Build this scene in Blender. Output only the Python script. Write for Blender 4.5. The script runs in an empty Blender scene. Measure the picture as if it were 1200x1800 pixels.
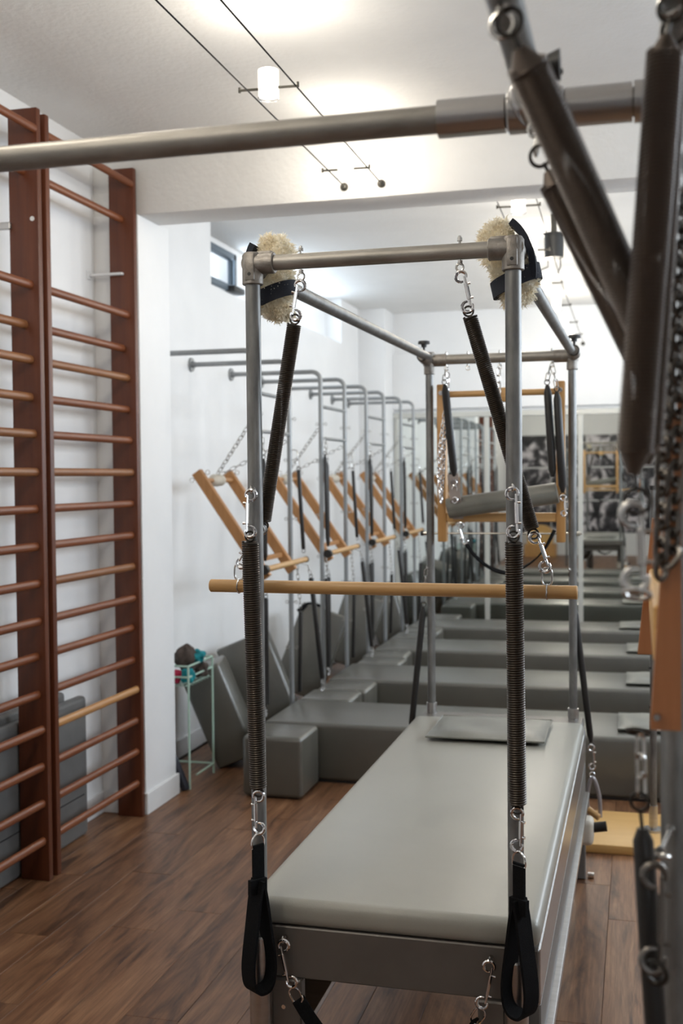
import bpy, bmesh, math, random
from mathutils import Vector, Matrix
random.seed(7)
S = bpy.context.scene
COL = S.collection
PI = math.pi
V = Vector

# ---------------------------------------------------------------- camera
CAM_H = 1.69
cd = bpy.data.cameras.new('camera'); cam = bpy.data.objects.new('camera', cd); COL.objects.link(cam)
cd.sensor_fit = 'VERTICAL'; cd.sensor_height = 36.0; cd.lens = 1977.0 / 1800.0 * 36.0
cd.clip_start = 0.05; cd.clip_end = 200
yaw, pitch, roll = [math.radians(a) for a in (14.768, 1.751, 0.539)]
n = V((-math.sin(yaw)*math.cos(pitch), math.cos(yaw)*math.cos(pitch), -math.sin(pitch)))
r = V((math.cos(yaw), math.sin(yaw), 0)); d = n.cross(r)
r2 = math.cos(roll)*r + math.sin(roll)*d; d2 = -math.sin(roll)*r + math.cos(roll)*d
M3 = Matrix((r2, -d2, -n)).transposed()
cam.matrix_world = Matrix.Translation((0, 0, CAM_H)) @ M3.to_4x4()
cd.dof.use_dof = True; cd.dof.focus_distance = 2.62; cd.dof.aperture_fstop = 4.4
S.camera = cam

# ---------------------------------------------------------------- sky and exposure
w = bpy.data.worlds.new('sky'); S.world = w; w.use_nodes = True
bg = w.node_tree.nodes['Background']; bg.inputs[0].default_value = (0.80, 0.90, 1.0, 1); bg.inputs[1].default_value = 1.6
vs = S.view_settings; vs.view_transform = 'Standard'; vs.look = 'None'; vs.exposure = 0.48; vs.gamma = 1.0
vs.use_curve_mapping = False

# ---------------------------------------------------------------- large lights: daylight in the window openings, plus one along the solid niche wall
def area(name, loc, rot, sx, sy, power, colour):
    l = bpy.data.lights.new(name, 'AREA'); l.shape = 'RECTANGLE'; l.size = sx; l.size_y = sy
    l.energy = power; l.color = colour
    o = bpy.data.objects.new(name, l); COL.objects.link(o); o.location = loc; o.rotation_euler = rot
    return o
DAY = (0.80, 0.90, 1.0)
for y, p in ((3.9, 32), (6.6, 38), (9.4, 36)):
    area('daylight', (2.38, y, 2.45), (0, PI/2, 0), 1.0, 1.9, p, DAY)
area('daylight', (1.2, -1.56, 1.6), (-PI/2, 0, 0), 0.62, 1.5, 13, DAY)
area('daylight', (-2.84, 8.9, 3.18), (0, -PI/2, 0), 0.26, 2.4, 9, (0.72, 0.86, 1.0))  # added lamp on solid niche wall past the window, for the bluish glow

# ---------------------------------------------------------------- materials
def mat(name, base, rough=0.5, metal=0.0, **k):
    m = bpy.data.materials.new(name); m.use_nodes = True
    b = m.node_tree.nodes['Principled BSDF']
    b.inputs['Base Color'].default_value = (*base, 1); b.inputs['Roughness'].default_value = rough
    b.inputs['Metallic'].default_value = metal
    for kk, v in k.items(): b.inputs[kk.replace('_', ' ')].default_value = v
    return m
def noisy(name, c1, c2, rough=0.5, metal=0.0, scale=(8, 8, 8), detail=4.0, bump=0.0, bscale=60.0, lo=0.35, hi=0.65, rvar=0.0, rnd=False, **k):
    m = mat(name, c1, rough, metal, **k); nt = m.node_tree; N = nt.nodes; L = nt.links; b = N['Principled BSDF']
    tc = N.new('ShaderNodeTexCoord'); mp = N.new('ShaderNodeMapping'); mp.inputs['Scale'].default_value = scale
    L.new(tc.outputs['Object'], mp.inputs['Vector'])
    nz = N.new('ShaderNodeTexNoise'); nz.noise_dimensions = '4D'; nz.inputs['Scale'].default_value = 1.0
    nz.inputs['Detail'].default_value = detail; nz.inputs['Roughness'].default_value = 0.6
    L.new(mp.outputs[0], nz.inputs['Vector'])
    rp = N.new('ShaderNodeValToRGB'); rp.color_ramp.elements[0].position = lo; rp.color_ramp.elements[1].position = hi
    rp.color_ramp.elements[0].color = (*c1, 1); rp.color_ramp.elements[1].color = (*c2, 1)
    L.new(nz.outputs['Fac'], rp.inputs[0])
    col = rp.outputs[0]
    if rnd:
        oi = N.new('ShaderNodeObjectInfo'); ml = N.new('ShaderNodeMath'); ml.operation = 'MULTIPLY'; ml.inputs[1].default_value = 90
        L.new(oi.outputs['Random'], ml.inputs[0]); L.new(ml.outputs[0], nz.inputs['W'])
        hs = N.new('ShaderNodeHueSaturation'); mr = N.new('ShaderNodeMapRange')
        mr.inputs['To Min'].default_value = 1 - rnd; mr.inputs['To Max'].default_value = 1 + rnd
        L.new(oi.outputs['Random'], mr.inputs['Value']); L.new(mr.outputs[0], hs.inputs['Value']); L.new(col, hs.inputs['Color'])
        col = hs.outputs[0]
    L.new(col, b.inputs['Base Color'])
    if rvar:
        mr2 = N.new('ShaderNodeMapRange'); mr2.inputs['To Min'].default_value = rough - rvar; mr2.inputs['To Max'].default_value = rough + rvar
        L.new(nz.outputs['Fac'], mr2.inputs['Value']); L.new(mr2.outputs[0], b.inputs['Roughness'])
    if bump:
        n2 = N.new('ShaderNodeTexNoise'); n2.inputs['Scale'].default_value = bscale; n2.inputs['Detail'].default_value = 3
        L.new(tc.outputs['Object'], n2.inputs['Vector'])
        bp = N.new('ShaderNodeBump'); bp.inputs['Strength'].default_value = bump; bp.inputs['Distance'].default_value = 0.01
        L.new(n2.outputs['Fac'], bp.inputs['Height']); L.new(bp.outputs[0], b.inputs['Normal'])
    return m
WALL = noisy('white_wall_paint', (0.80, 0.805, 0.81), (0.85, 0.852, 0.855), 0.75, bump=0.05, bscale=40, scale=(1.5, 1.5, 1.5))
CEIL = noisy('white_ceiling_plaster', (0.79, 0.785, 0.77), (0.84, 0.835, 0.82), 0.9, bump=0.25, bscale=35, scale=(2, 2, 2))
TRIM = mat('white_trim_paint', (0.74, 0.745, 0.75), 0.5)
PIPE = noisy('galvanised_pipe', (0.155, 0.155, 0.152), (0.265, 0.265, 0.26), 0.44, 0.75, scale=(30, 30, 9), rvar=0.10)
PIPEX = noisy('galvanised_pipe_cross_lit', (0.25, 0.236, 0.212), (0.38, 0.36, 0.33), 0.45, 0.65, scale=(9, 30, 30), rvar=0.10)  # same pipe metal, paler: lamp light on crosswise pipes put into the colour
ALU = noisy('satin_aluminium', (0.46, 0.45, 0.44), (0.55, 0.54, 0.53), 0.30, 1.0, scale=(3, 60, 60), rvar=0.05)
CAST = noisy('cast_iron_fitting', (0.22, 0.20, 0.18), (0.33, 0.31, 0.285), 0.48, 0.75, scale=(40, 40, 40), bump=0.1, bscale=200)
CHROME = mat('chrome', (0.82, 0.82, 0.83), 0.10, 1.0)
ZINC = mat('zinc_wire', (0.55, 0.54, 0.52), 0.25, 1.0)
SPRING = mat('oiled_spring_steel', (0.060, 0.050, 0.041), 0.33, 0.75)
DARKCH = mat('dark_chain_steel', (0.16, 0.145, 0.13), 0.3, 0.95)
SPRINGF = mat('brown_spring_steel', (0.115, 0.090, 0.074), 0.40, 0.7)
DARKWIRE = mat('dark_wire', (0.05, 0.045, 0.04), 0.35, 0.8)
BLACKRUB = mat('black_rubber', (0.020, 0.018, 0.017), 0.40, Specular_IOR_Level=0.35)
BLACKPL = mat('black_plastic', (0.018, 0.018, 0.018), 0.45)
WEB = noisy('black_webbing', (0.004, 0.004, 0.0045), (0.008, 0.008, 0.009), 0.85, scale=(300, 300, 300), bump=0.2, bscale=500, Specular_IOR_Level=0.12)
NAVYWEB = noisy('navy_webbing', (0.010, 0.013, 0.022), (0.016, 0.02, 0.032), 0.8, scale=(300, 300, 300))
BEECH = noisy('oiled_beech', (0.46, 0.255, 0.09), (0.60, 0.36, 0.15), 0.38, scale=(3, 45, 45), lo=0.3, hi=0.7)
BEECHV = noisy('oiled_beech_rail', (0.48, 0.25, 0.085), (0.58, 0.325, 0.125), 0.42, scale=(40, 40, 4), lo=0.3, hi=0.7)
BEECHV2 = noisy('brown_beech_rail', (0.36, 0.165, 0.055), (0.45, 0.22, 0.08), 0.42, scale=(40, 40, 4), lo=0.3, hi=0.7)
ORANGEW = noisy('red_beech', (0.36, 0.135, 0.045), (0.47, 0.19, 0.07), 0.45, scale=(30, 30, 4), lo=0.3, hi=0.7)
PLY = noisy('birch_plywood', (0.62, 0.36, 0.12), (0.70, 0.44, 0.17), 0.4, scale=(2, 18, 18), lo=0.3, hi=0.7)
MAHOG = noisy('mahogany_upright', (0.082, 0.020, 0.007), (0.135, 0.037, 0.013), 0.42, scale=(38, 38, 1.6), lo=0.3, hi=0.7, rvar=0.06)
RUNG = noisy('mahogany_rung', (0.15, 0.040, 0.013), (0.215, 0.068, 0.022), 0.40, scale=(40, 2.5, 40), lo=0.3, hi=0.7)
RUNG2 = noisy('brown_rung', (0.19, 0.070, 0.024), (0.265, 0.11, 0.040), 0.40, scale=(40, 2.5, 40), lo=0.3, hi=0.7)
RUNG3 = noisy('light_oak_rung', (0.40, 0.19, 0.065), (0.50, 0.26, 0.10), 0.30, scale=(40, 2.5, 40), lo=0.3, hi=0.7)
VINYL = noisy('grey_vinyl_shaded', (0.080, 0.077, 0.064), (0.094, 0.090, 0.075), 0.32, Specular_IOR_Level=0.95, scale=(5, 5, 5), bump=0.04, bscale=250, rvar=0.04)  # same vinyl as the bed, darkened: shade on the benches in the base colour
VINYLB = noisy('grey_vinyl_lit', (0.32, 0.31, 0.27), (0.345, 0.335, 0.295), 0.34, scale=(4, 4, 4), bump=0.03, bscale=250, rvar=0.05)  # same vinyl as the benches, paler: stronger light on the bed in the colour
VINYLP = noisy('grey_pillow_vinyl', (0.15, 0.15, 0.13), (0.18, 0.178, 0.155), 0.36, scale=(9, 9, 9), bump=0.06, bscale=120)
MATGREY = noisy('dark_grey_mat_vinyl', (0.12, 0.12, 0.118), (0.15, 0.148, 0.145), 0.45, scale=(6, 6, 6))
PANEL = noisy('grey_painted_metal', (0.12, 0.107, 0.096), (0.145, 0.130, 0.117), 0.38, 0.25, scale=(6, 6, 6))
FRAMEG = noisy('grey_frame_beam', (0.17, 0.168, 0.16), (0.20, 0.198, 0.19), 0.4, 0.3, scale=(6, 6, 6))
TOWER = noisy('silver_painted_tube', (0.25, 0.26, 0.265), (0.30, 0.31, 0.315), 0.42, 0.5, scale=(9, 9, 3))
def fleece_material():
    m = noisy('cream_sheepskin', (0.97, 0.89, 0.72), (1.0, 0.97, 0.88), 0.95, scale=(45, 45, 45)); nt = m.node_tree; N = nt.nodes; L = nt.links
    src = N['Principled BSDF'].inputs['Base Color'].links[0].from_socket; df = N.new('ShaderNodeBsdfDiffuse'); tr = N.new('ShaderNodeBsdfTranslucent'); mx = N.new('ShaderNodeMixShader')
    mx.inputs[0].default_value = 0.5; L.new(src, df.inputs[0]); L.new(src, tr.inputs[0]); L.new(df.outputs[0], mx.inputs[1]); L.new(tr.outputs[0], mx.inputs[2])
    L.new(mx.outputs[0], N['Material Output'].inputs[0]); return m
FLEECE = fleece_material()
MINT = mat('mint_metal', (0.42, 0.58, 0.49), 0.4)
MIRROR = mat('mirror_silver', (0.80, 0.83, 0.80), 0.015, 1.0)
MFRAME = mat('pale_aluminium_profile', (0.60, 0.60, 0.56), 0.4, 0.3)
GLASS = mat('frosted_glass', (0.95, 0.95, 0.93), 0.35, Transmission_Weight=0.85, Emission_Color=(1.0, 0.93, 0.80, 1), Emission_Strength=0.30)
CLEAR = mat('clear_glass', (1, 1, 1), 0.02, Transmission_Weight=1.0)
BULB = mat('lit_bulb', (1, 1, 1), 0.4, Emission_Color=(1.0, 0.90, 0.74, 1), Emission_Strength=28.0)
WINGLASS = mat('bright_window_glass', (1, 1, 1), 0.05, Transmission_Weight=1.0)
WINFRAME = mat('dark_window_frame', (0.10, 0.13, 0.16), 0.5)
BRONZE = mat('dark_bronze', (0.075, 0.07, 0.06), 0.4, 0.7)
STEELROD = mat('steel_rod', (0.58, 0.57, 0.53), 0.25, 1.0)
TEAL = noisy('teal_cloth', (0.0, 0.16, 0.19), (0.005, 0.27, 0.31), 0.8, scale=(40, 40, 40), bump=0.4, bscale=90)
BROWNC = noisy('brown_cloth', (0.055, 0.04, 0.033), (0.09, 0.068, 0.058), 0.9, scale=(40, 40, 40), bump=0.4, bscale=90)
REDC = noisy('red_cloth', (0.42, 0.012, 0.05), (0.55, 0.03, 0.09), 0.8, scale=(40, 40, 40), bump=0.4, bscale=90)
CREAM = noisy('cream_pad', (0.55, 0.50, 0.42), (0.62, 0.57, 0.49), 0.6, scale=(20, 20, 20))
TAUPE = mat('taupe_strap', (0.25, 0.21, 0.19), 0.7)
NAVY = mat('navy_nylon', (0.012, 0.014, 0.025), 0.5)

def floor_material():
    m = mat('wood_plank', (0.2, 0.1, 0.05), 0.42); nt = m.node_tree; N = nt.nodes; L = nt.links; b = N['Principled BSDF']
    tc = N.new('ShaderNodeTexCoord'); oi = N.new('ShaderNodeObjectInfo')
    ml = N.new('ShaderNodeMath'); ml.operation = 'MULTIPLY'; ml.inputs[1].default_value = 77; L.new(oi.outputs['Random'], ml.inputs[0])
    def nz(scale, detail, rough, dist):
        mp = N.new('ShaderNodeMapping'); mp.inputs['Scale'].default_value = scale; L.new(tc.outputs['Object'], mp.inputs[0])
        t = N.new('ShaderNodeTexNoise'); t.noise_dimensions = '4D'; t.inputs['Scale'].default_value = 1; t.inputs['Detail'].default_value = detail
        t.inputs['Roughness'].default_value = rough; t.inputs['Distortion'].default_value = dist
        L.new(mp.outputs[0], t.inputs['Vector']); L.new(ml.outputs[0], t.inputs['W']); return t
    a = nz((8, 1.1, 1), 6, 0.62, 2.2); g = nz((95, 4, 1), 4, 0.65, 0.5)
    r1 = N.new('ShaderNodeValToRGB'); e = r1.color_ramp.elements
    e[0].position = 0.33; e[0].color = (0.060, 0.025, 0.011, 1); e[1].position = 0.68; e[1].color = (0.31, 0.165, 0.086, 1)
    x = r1.color_ramp.elements.new(0.48); x.color = (0.19, 0.089, 0.042, 1)
    L.new(a.outputs['Fac'], r1.inputs[0])
    r3 = N.new('ShaderNodeValToRGB'); r3.color_ramp.elements[0].position = 0.34; r3.color_ramp.elements[0].color = (0.55, 0.52, 0.5, 1)
    r3.color_ramp.elements[1].position = 0.66; r3.color_ramp.elements[1].color = (1.12, 1.1, 1.08, 1); L.new(g.outputs['Fac'], r3.inputs[0])
    mx = N.new('ShaderNodeMix'); mx.data_type = 'RGBA'; mx.blend_type = 'MULTIPLY'; mx.inputs['Factor'].default_value = 0.85
    L.new(r1.outputs[0], mx.inputs['A']); L.new(r3.outputs[0], mx.inputs['B'])
    hs = N.new('ShaderNodeHueSaturation'); mr = N.new('ShaderNodeMapRange'); mr.inputs['To Min'].default_value = 0.88; mr.inputs['To Max'].default_value = 1.18
    L.new(oi.outputs['Random'], mr.inputs['Value']); L.new(mr.outputs[0], hs.inputs['Value']); L.new(mx.outputs['Result'], hs.inputs['Color'])
    L.new(hs.outputs[0], b.inputs['Base Color'])
    bp = N.new('ShaderNodeBump'); bp.inputs['Strength'].default_value = 0.12; bp.inputs['Distance'].default_value = 0.004
    L.new(g.outputs['Fac'], bp.inputs['Height']); L.new(bp.outputs[0], b.inputs['Normal'])
    return m
PLANK = floor_material()
def photo_material(name, seed):
    m = mat(name, (0.3, 0.3, 0.3), 0.4); nt = m.node_tree; N = nt.nodes; L = nt.links; b = N['Principled BSDF']
    tc = N.new('ShaderNodeTexCoord'); t = N.new('ShaderNodeTexNoise'); t.noise_dimensions = '4D'
    t.inputs['Scale'].default_value = 3.6; t.inputs['Detail'].default_value = 7; t.inputs['W'].default_value = seed * 3.7
    t.inputs['Distortion'].default_value = 0.8
    oi = N.new('ShaderNodeObjectInfo'); ml = N.new('ShaderNodeMath'); ml.operation = 'MULTIPLY'; ml.inputs[1].default_value = 50
    L.new(oi.outputs['Random'], ml.inputs[0]); L.new(ml.outputs[0], t.inputs['W'])
    rp = N.new('ShaderNodeValToRGB'); e = rp.color_ramp.elements; e[0].position = 0.41; e[0].color = (0.006, 0.006, 0.009, 1)
    e[1].position = 0.60; e[1].color = (0.72, 0.68, 0.72, 1); x = e.new(0.50); x.color = (0.06, 0.055, 0.065, 1)
    L.new(tc.outputs['Object'], t.inputs['Vector']); L.new(t.outputs['Fac'], rp.inputs[0]); L.new(rp.outputs[0], b.inputs['Base Color'])
    return m
PHOTO = photo_material('black_and_white_print', 1)

# ---------------------------------------------------------------- mesh helpers
LOC = {}
class MB:
    def __init__(self): self.v = []; self.f = []; self.sm = []
    def add(self, vs, fs, smooth=True):
        o = len(self.v); self.v += [V(p) for p in vs]; self.f += [tuple(i + o for i in f) for f in fs]; self.sm += [smooth]*len(fs); return self
    def box(self, a, b, bev=0.0, seg=2, rot=None, piv=None):
        x0, y0, z0 = [min(a[i], b[i]) for i in range(3)]; x1, y1, z1 = [max(a[i], b[i]) for i in range(3)]
        vs = [(x0,y0,z0),(x1,y0,z0),(x1,y1,z0),(x0,y1,z0),(x0,y0,z1),(x1,y0,z1),(x1,y1,z1),(x0,y1,z1)]
        fs = [(0,3,2,1),(4,5,6,7),(0,1,5,4),(1,2,6,5),(2,3,7,6),(3,0,4,7)]
        if bev > 0:
            bm = bmesh.new(); bv = [bm.verts.new(p) for p in vs]
            for f in fs: bm.faces.new([bv[i] for i in f])
            bev = min(bev, 0.49*min(x1-x0, y1-y0, z1-z0))
            bmesh.ops.bevel(bm, geom=bm.edges[:], offset=bev, segments=seg, profile=0.5, affect='EDGES')
            bm.verts.index_update(); vs = [tuple(p.co) for p in bm.verts]; fs = [tuple(q.index for q in f.verts) for f in bm.faces]; bm.free()
        if rot is not None:
            c = V(piv) if piv is not None else V(((x0+x1)/2, (y0+y1)/2, (z0+z1)/2)); vs = [rot @ (V(p)-c) + c for p in vs]
        return self.add(vs, fs)
    def tube(self, pts, rad, seg=12, closed=False, caps=True):
        P = [V(p) for p in pts]; k = len(P); R = rad if isinstance(rad, (list, tuple)) else [rad]*k
        T = []
        for i in range(k):
            a = P[(i-1) % k] if (closed or i > 0) else P[i]; b = P[(i+1) % k] if (closed or i < k-1) else P[i]
            t = b - a; T.append(t.normalized() if t.length > 1e-9 else V((0,0,1)))
        u = T[0].orthogonal().normalized(); vs = []
        for i in range(k):
            u = (u - T[i]*u.dot(T[i])); u = u.normalized() if u.length > 1e-8 else T[i].orthogonal().normalized(); wv = T[i].cross(u)
            for j in range(seg):
                an = 2*PI*j/seg; vs.append(P[i] + R[i]*(math.cos(an)*u + math.sin(an)*wv))
        fs = []
        for i in range(k if closed else k-1):
            for j in range(seg):
                a = i*seg+j; b = i*seg+(j+1) % seg; i2 = (i+1) % k
                fs.append((a, b, i2*seg+(j+1) % seg, i2*seg+j))
        if caps and not closed: fs.append(tuple(reversed(range(seg)))); fs.append(tuple((k-1)*seg+j for j in range(seg)))
        return self.add(vs, fs)
    def cyl(self, a, b, r0, r1=None, seg=16):
        return self.tube([a, b], [r0, r0 if r1 is None else r1], seg)
    def ring(self, c, axis, R, r, seg=20, rs=8, a0=0, a1=2*PI, u=None):
        ax = V(axis).normalized(); u = V(u).normalized() if u is not None else ax.orthogonal().normalized(); wv = ax.cross(u); full = abs(a1-a0) > 2*PI-1e-3
        pts = [V(c)+R*(math.cos(a)*u+math.sin(a)*wv) for a in [a0+(a1-a0)*i/(seg if full else seg-1) for i in range(seg)]]
        return self.tube(pts, r, rs, closed=full)
    def link(self, c, axis, nrm, L, W, r, seg=5):
        # stadium shaped chain link: long axis, plane normal
        ax = V(axis).normalized(); nn = V(nrm); nn = (nn-ax*nn.dot(ax)).normalized(); u = ax.cross(nn); h = L/2-W/2; pts = []
        for i in range(7): a = PI*i/6; pts.append(V(c)+ax*(h+W/2*math.sin(a))+u*(W/2*math.cos(a)))
        for i in range(7): a = PI+PI*i/6; pts.append(V(c)+ax*(-h+W/2*math.sin(a))+u*(W/2*math.cos(a)))
        return self.tube(pts, r, seg, closed=True)
    def sphere(self, c, rx, ry=None, rz=None, nu=14, nv=9, rot=None):
        ry = ry or rx; rz = rz or rx; vs = []; fs = []; c = V(c)
        for i in range(nv+1):
            th = PI*i/nv
            for j in range(nu):
                ph = 2*PI*j/nu; p = V((rx*math.sin(th)*math.cos(ph), ry*math.sin(th)*math.sin(ph), rz*math.cos(th)))
                vs.append(c + (rot @ p if rot is not None else p))
        for i in range(nv):
            for j in range(nu): fs.append((i*nu+j, (i+1)*nu+j, (i+1)*nu+(j+1) % nu, i*nu+(j+1) % nu))
        return self.add(vs, fs)
    def ribbon(self, pts, wid, th, wdir, closed=False):
        P = [V(p) for p in pts]; k = len(P); vs = []; fs = []
        wd = wdir if isinstance(wdir, list) else [V(wdir)]*k; W = wid if isinstance(wid, list) else [wid]*k
        for i in range(k):
            a = P[(i-1) % k] if (closed or i) else P[i]; b = P[(i+1) % k] if (closed or i < k-1) else P[i]
            t = (b-a).normalized(); wv = V(wd[i]); wv = (wv-t*wv.dot(t)).normalized(); nn = t.cross(wv)
            for sx, sy in ((-1,-1),(1,-1),(1,1),(-1,1)): vs.append(P[i]+wv*W[i]/2*sx+nn*th/2*sy)
        for i in range(k if closed else k-1):
            j = (i+1) % k
            for q in range(4): fs.append((i*4+q, i*4+(q+1) % 4, j*4+(q+1) % 4, j*4+q))
        if not closed: fs.append((3,2,1,0)); fs.append(tuple((k-1)*4+q for q in range(4)))
        return self.add(vs, fs)
    def helix(self, a, b, R, wr, pitch, seg=14, rs=5, mid=None):
        a = V(a); b = V(b); L = (b-a).length; turns = max(3, int(L/pitch)); k = turns*seg; pts = []
        t = (b-a).normalized(); u = t.orthogonal().normalized(); wv = t.cross(u)
        for i in range(k+1):
            s = i/k; base = a.lerp(b, s)
            if mid is not None: base = base + 4*s*(1-s)*(V(mid)-(a+b)/2)
            an = 2*PI*i/seg; pts.append(base+R*(math.cos(an)*u+math.sin(an)*wv))
        return self.tube(pts, wr, rs)
    def build(self, name, m, parent=None, sharp=35, origin=None):
        me = bpy.data.meshes.new(name)
        if parent is not None: o0 = LOC[parent.name]
        elif origin is not None: o0 = V(origin)
        else:
            xs = [p.x for p in self.v]; ys = [p.y for p in self.v]; zs = [p.z for p in self.v]
            o0 = V(((min(xs)+max(xs))/2, (min(ys)+max(ys))/2, min(zs)))
        me.from_pydata([p-o0 for p in self.v], [], self.f); me.validate(); me.update()
        me.shade_smooth(); me.set_sharp_from_angle(angle=math.radians(sharp))
        me.materials.append(m)
        o = bpy.data.objects.new(name, me); COL.objects.link(o)
        if parent is not None: o.parent = parent
        else: o.location = o0
        LOC[o.name] = o0
        return o
def fix_normals(o):
    bm = bmesh.new(); bm.from_mesh(o.data); bmesh.ops.recalc_face_normals(bm, faces=bm.faces[:]); bm.to_mesh(o.data); bm.free()
def tag(o, label=None, cat=None, group=None, kind=None):
    if label: o['label'] = label
    if cat: o['category'] = cat
    if group: o['group'] = group
    if kind: o['kind'] = kind
    return o
def thing(name, label, cat, loc, group=None):
    o = bpy.data.objects.new(name, None); COL.objects.link(o); o.location = loc; o.empty_display_size = 0.05; LOC[o.name] = V(loc)
    return tag(o, label, cat, group)
def dup(root, loc, label):
    r_ = root.copy(); COL.objects.link(r_); r_.location = loc; r_['label'] = label; LOC[r_.name] = V(loc)
    for ch in list(root.children):
        c = ch.copy(); COL.objects.link(c); c.parent = r_; LOC[c.name] = V(loc)
        for g in list(ch.children):
            q = g.copy(); COL.objects.link(q); q.parent = c
    return r_
def struct(name, mb, m, parent=None, sharp=35):
    o = mb.build(name, m, parent, sharp, origin=(0, 0, 0) if parent is None else None)
    if parent is None: o['kind'] = 'structure'
    return o
def arc_pts(p0, p1, p2, k=12):
    a, b, c = V(p0), V(p1), V(p2); return [(1-t)**2*a+2*t*(1-t)*b+t*t*c for t in [i/k for i in range(k+1)]]
def smooth_path(pts, k=6):
    P = [V(p) for p in pts]; out = []
    for i in range(len(P)-1):
        p0 = P[max(i-1, 0)]; p1 = P[i]; p2 = P[i+1]; p3 = P[min(i+2, len(P)-1)]
        for j in range(k):
            t = j/k; out.append(0.5*((2*p1)+(p2-p0)*t+(2*p0-5*p1+4*p2-p3)*t*t+(3*p1-p0-3*p2+p3)*t**3))
    return out+[P[-1]]

# ================================================================ SETTING
XL, XR, YB, YF, ZC = -2.64, 2.4, -1.6, 11.36, 3.37
fl = struct('floor', MB().box((XL-0.2, YB-0.1, -0.06), (XR+0.1, YF+0.1, -0.012)), mat('floor_underlay', (0.05, 0.03, 0.02), 0.8))
LOC['floor'] = V((0, 0, 0))
PW, PL = 0.182, 1.22
pm = MB().box((-PW/2+0.0006, -PL/2+0.0006, -0.012), (PW/2-0.0006, PL/2-0.0006, 0.0), 0.0012, 1)
pme = None; rest = MB()
nrow = int((XR-XL)/PW)+1
for i in range(nrow+1):
    x = XL+PW*(i+0.5)-0.02; off = random.random()*PL
    y = YB-off
    while y < YF:
        yc = y+PL/2
        if -2.7 < x < 0.75 and 1.9 < yc < 7.0:
            if pme is None:
                o = pm.build('plank', PLANK, fl); pme = o.data; o.location = (x, yc, 0)
            else:
                o = bpy.data.objects.new('plank', pme); COL.objects.link(o); o.parent = fl; o.location = (x, yc, 0)
        elif x < XR+0.05:
            rest.box((x-PW/2+0.0006, max(y, YB)+0.0006, -0.012), (x+PW/2-0.0006, min(y+PL, YF)-0.0006, 0.0), 0.0012, 1)
        y += PL
o = rest.build('plank_field', PLANK, fl); o['kind'] = 'stuff'

struct('ceiling', MB().box((XL-0.3, YB-0.1, ZC), (XR+0.1, YF+0.1, ZC+0.1)), CEIL)
# left wall: plain front part, niche with a high window, far part
wl = MB(); XF = -2.70
wl.box((XL-0.18, YB, 0), (XL, 5.40, ZC)); wl.box((XF-0.12, 5.3, 0), (XF, 6.95, ZC)); wl.box((XF-0.12, 10.3, 0), (XF, YF+0.1, ZC)); wl.box((XF-0.2, 6.95, 0), (XF, 10.3, 2.955))
wl.box((XF-0.2, 6.7, 2.955), (XF-0.12, 6.95, ZC)); wl.box((XF-0.2, 10.3, 2.955), (XF-0.12, 10.5, ZC))
wl.box((XF-0.28, 7.80, 2.90), (XF-0.16, 10.4, ZC)); wl.box((XF-0.28, 6.6, 2.90), (XF-0.16, 7.80, 3.04)); wl.box((XF-0.28, 6.6, 3.32), (XF-0.16, 7.80, ZC))
struct('wall_left', wl, WALL)
wr_ = MB(); edges = [YB-0.1, 2.9, 4.9, 5.6, 7.6, 8.4, 10.4, YF+0.1]
for i in range(0, 8, 2): wr_.box((XR, edges[i], 0), (XR+0.15, edges[i+1], ZC))
for i in range(1, 7, 2):
    wr_.box((XR, edges[i], 0), (XR+0.15, edges[i+1], 1.90)); wr_.box((XR, edges[i], 3.0), (XR+0.15, edges[i+1], ZC))
struct('wall_right', wr_, WALL)
wb = MB(); wb.box((XL-0.2, YB-0.12, 0), (0.85, YB, ZC)); wb.box((1.55, YB-0.12, 0), (XR+0.15, YB, ZC)); wb.box((0.85, YB-0.12, 0), (1.55, YB, 0.8)); wb.box((0.85, YB-0.12, 2.4), (1.55, YB, ZC)); struct('wall_back', wb, WALL)
wf = MB(); wf.box((XL-0.2, YF+0.03, 0), (XR+0.15, YF+0.15, ZC)); wf.box((-2.43, YF-0.02, 2.38), (XR, YF+0.03, 2.955), 0.004, 1)
struct('wall_front', wf, WALL)
# beam, its pillar and the far corner column
struct('trim_1', MB().box((XF, 5.19, 3.005), (XR, 5.45, ZC+0.02), 0.006, 2), CEIL)
struct('trim_2', MB().box((XF, 5.19, 0), (-2.40, 5.57, 3.01), 0.004, 2), WALL)
struct('trim_3', MB().box((XF, 10.97, 0), (-2.43, YF+0.03, ZC), 0.004, 2), WALL)
struct('baseboard_left', MB().box((XL, YB, 0), (XL+0.014, 5.19, 0.11), 0.003, 1).box((XF, 5.58, 0), (XF+0.014, 10.97, 0.11), 0.003, 1)
       .box((-2.402, 5.176, 0), (-2.386, 5.584, 0.11), 0.003, 1).box((XL, 5.176, 0), (-2.40, 5.19, 0.11), 0.003, 1), TRIM)
def window(i, c, ax, wid, hgt, fm):
    # ax 'x': pane in a wall facing x
    x, y, z = c; f = MB(); t = 0.045
    for (ya, yb_, za, zb) in ((y-wid/2, y+wid/2, z-hgt/2, z-hgt/2+t), (y-wid/2, y+wid/2, z+hgt/2-t, z+hgt/2), (y-wid/2, y-wid/2+t, z-hgt/2, z+hgt/2), (y+wid/2-t, y+wid/2, z-hgt/2, z+hgt/2)):
        f.box((x-0.03, ya, za), (x+0.03, yb_, zb), 0.004, 1)
    o = f.build('window_%d' % i, fm, None, origin=(x, y, z)); o['kind'] = 'structure'
    MB().box((x-0.003, y-wid/2+t, z-hgt/2+t), (x+0.003, y+wid/2-t, z+hgt/2-t)).build('pane', WINGLASS, o)
    return o
w1 = window(1, (XF-0.16, 7.22, 3.18), 'x', 1.16, 0.28, WINFRAME)
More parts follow.
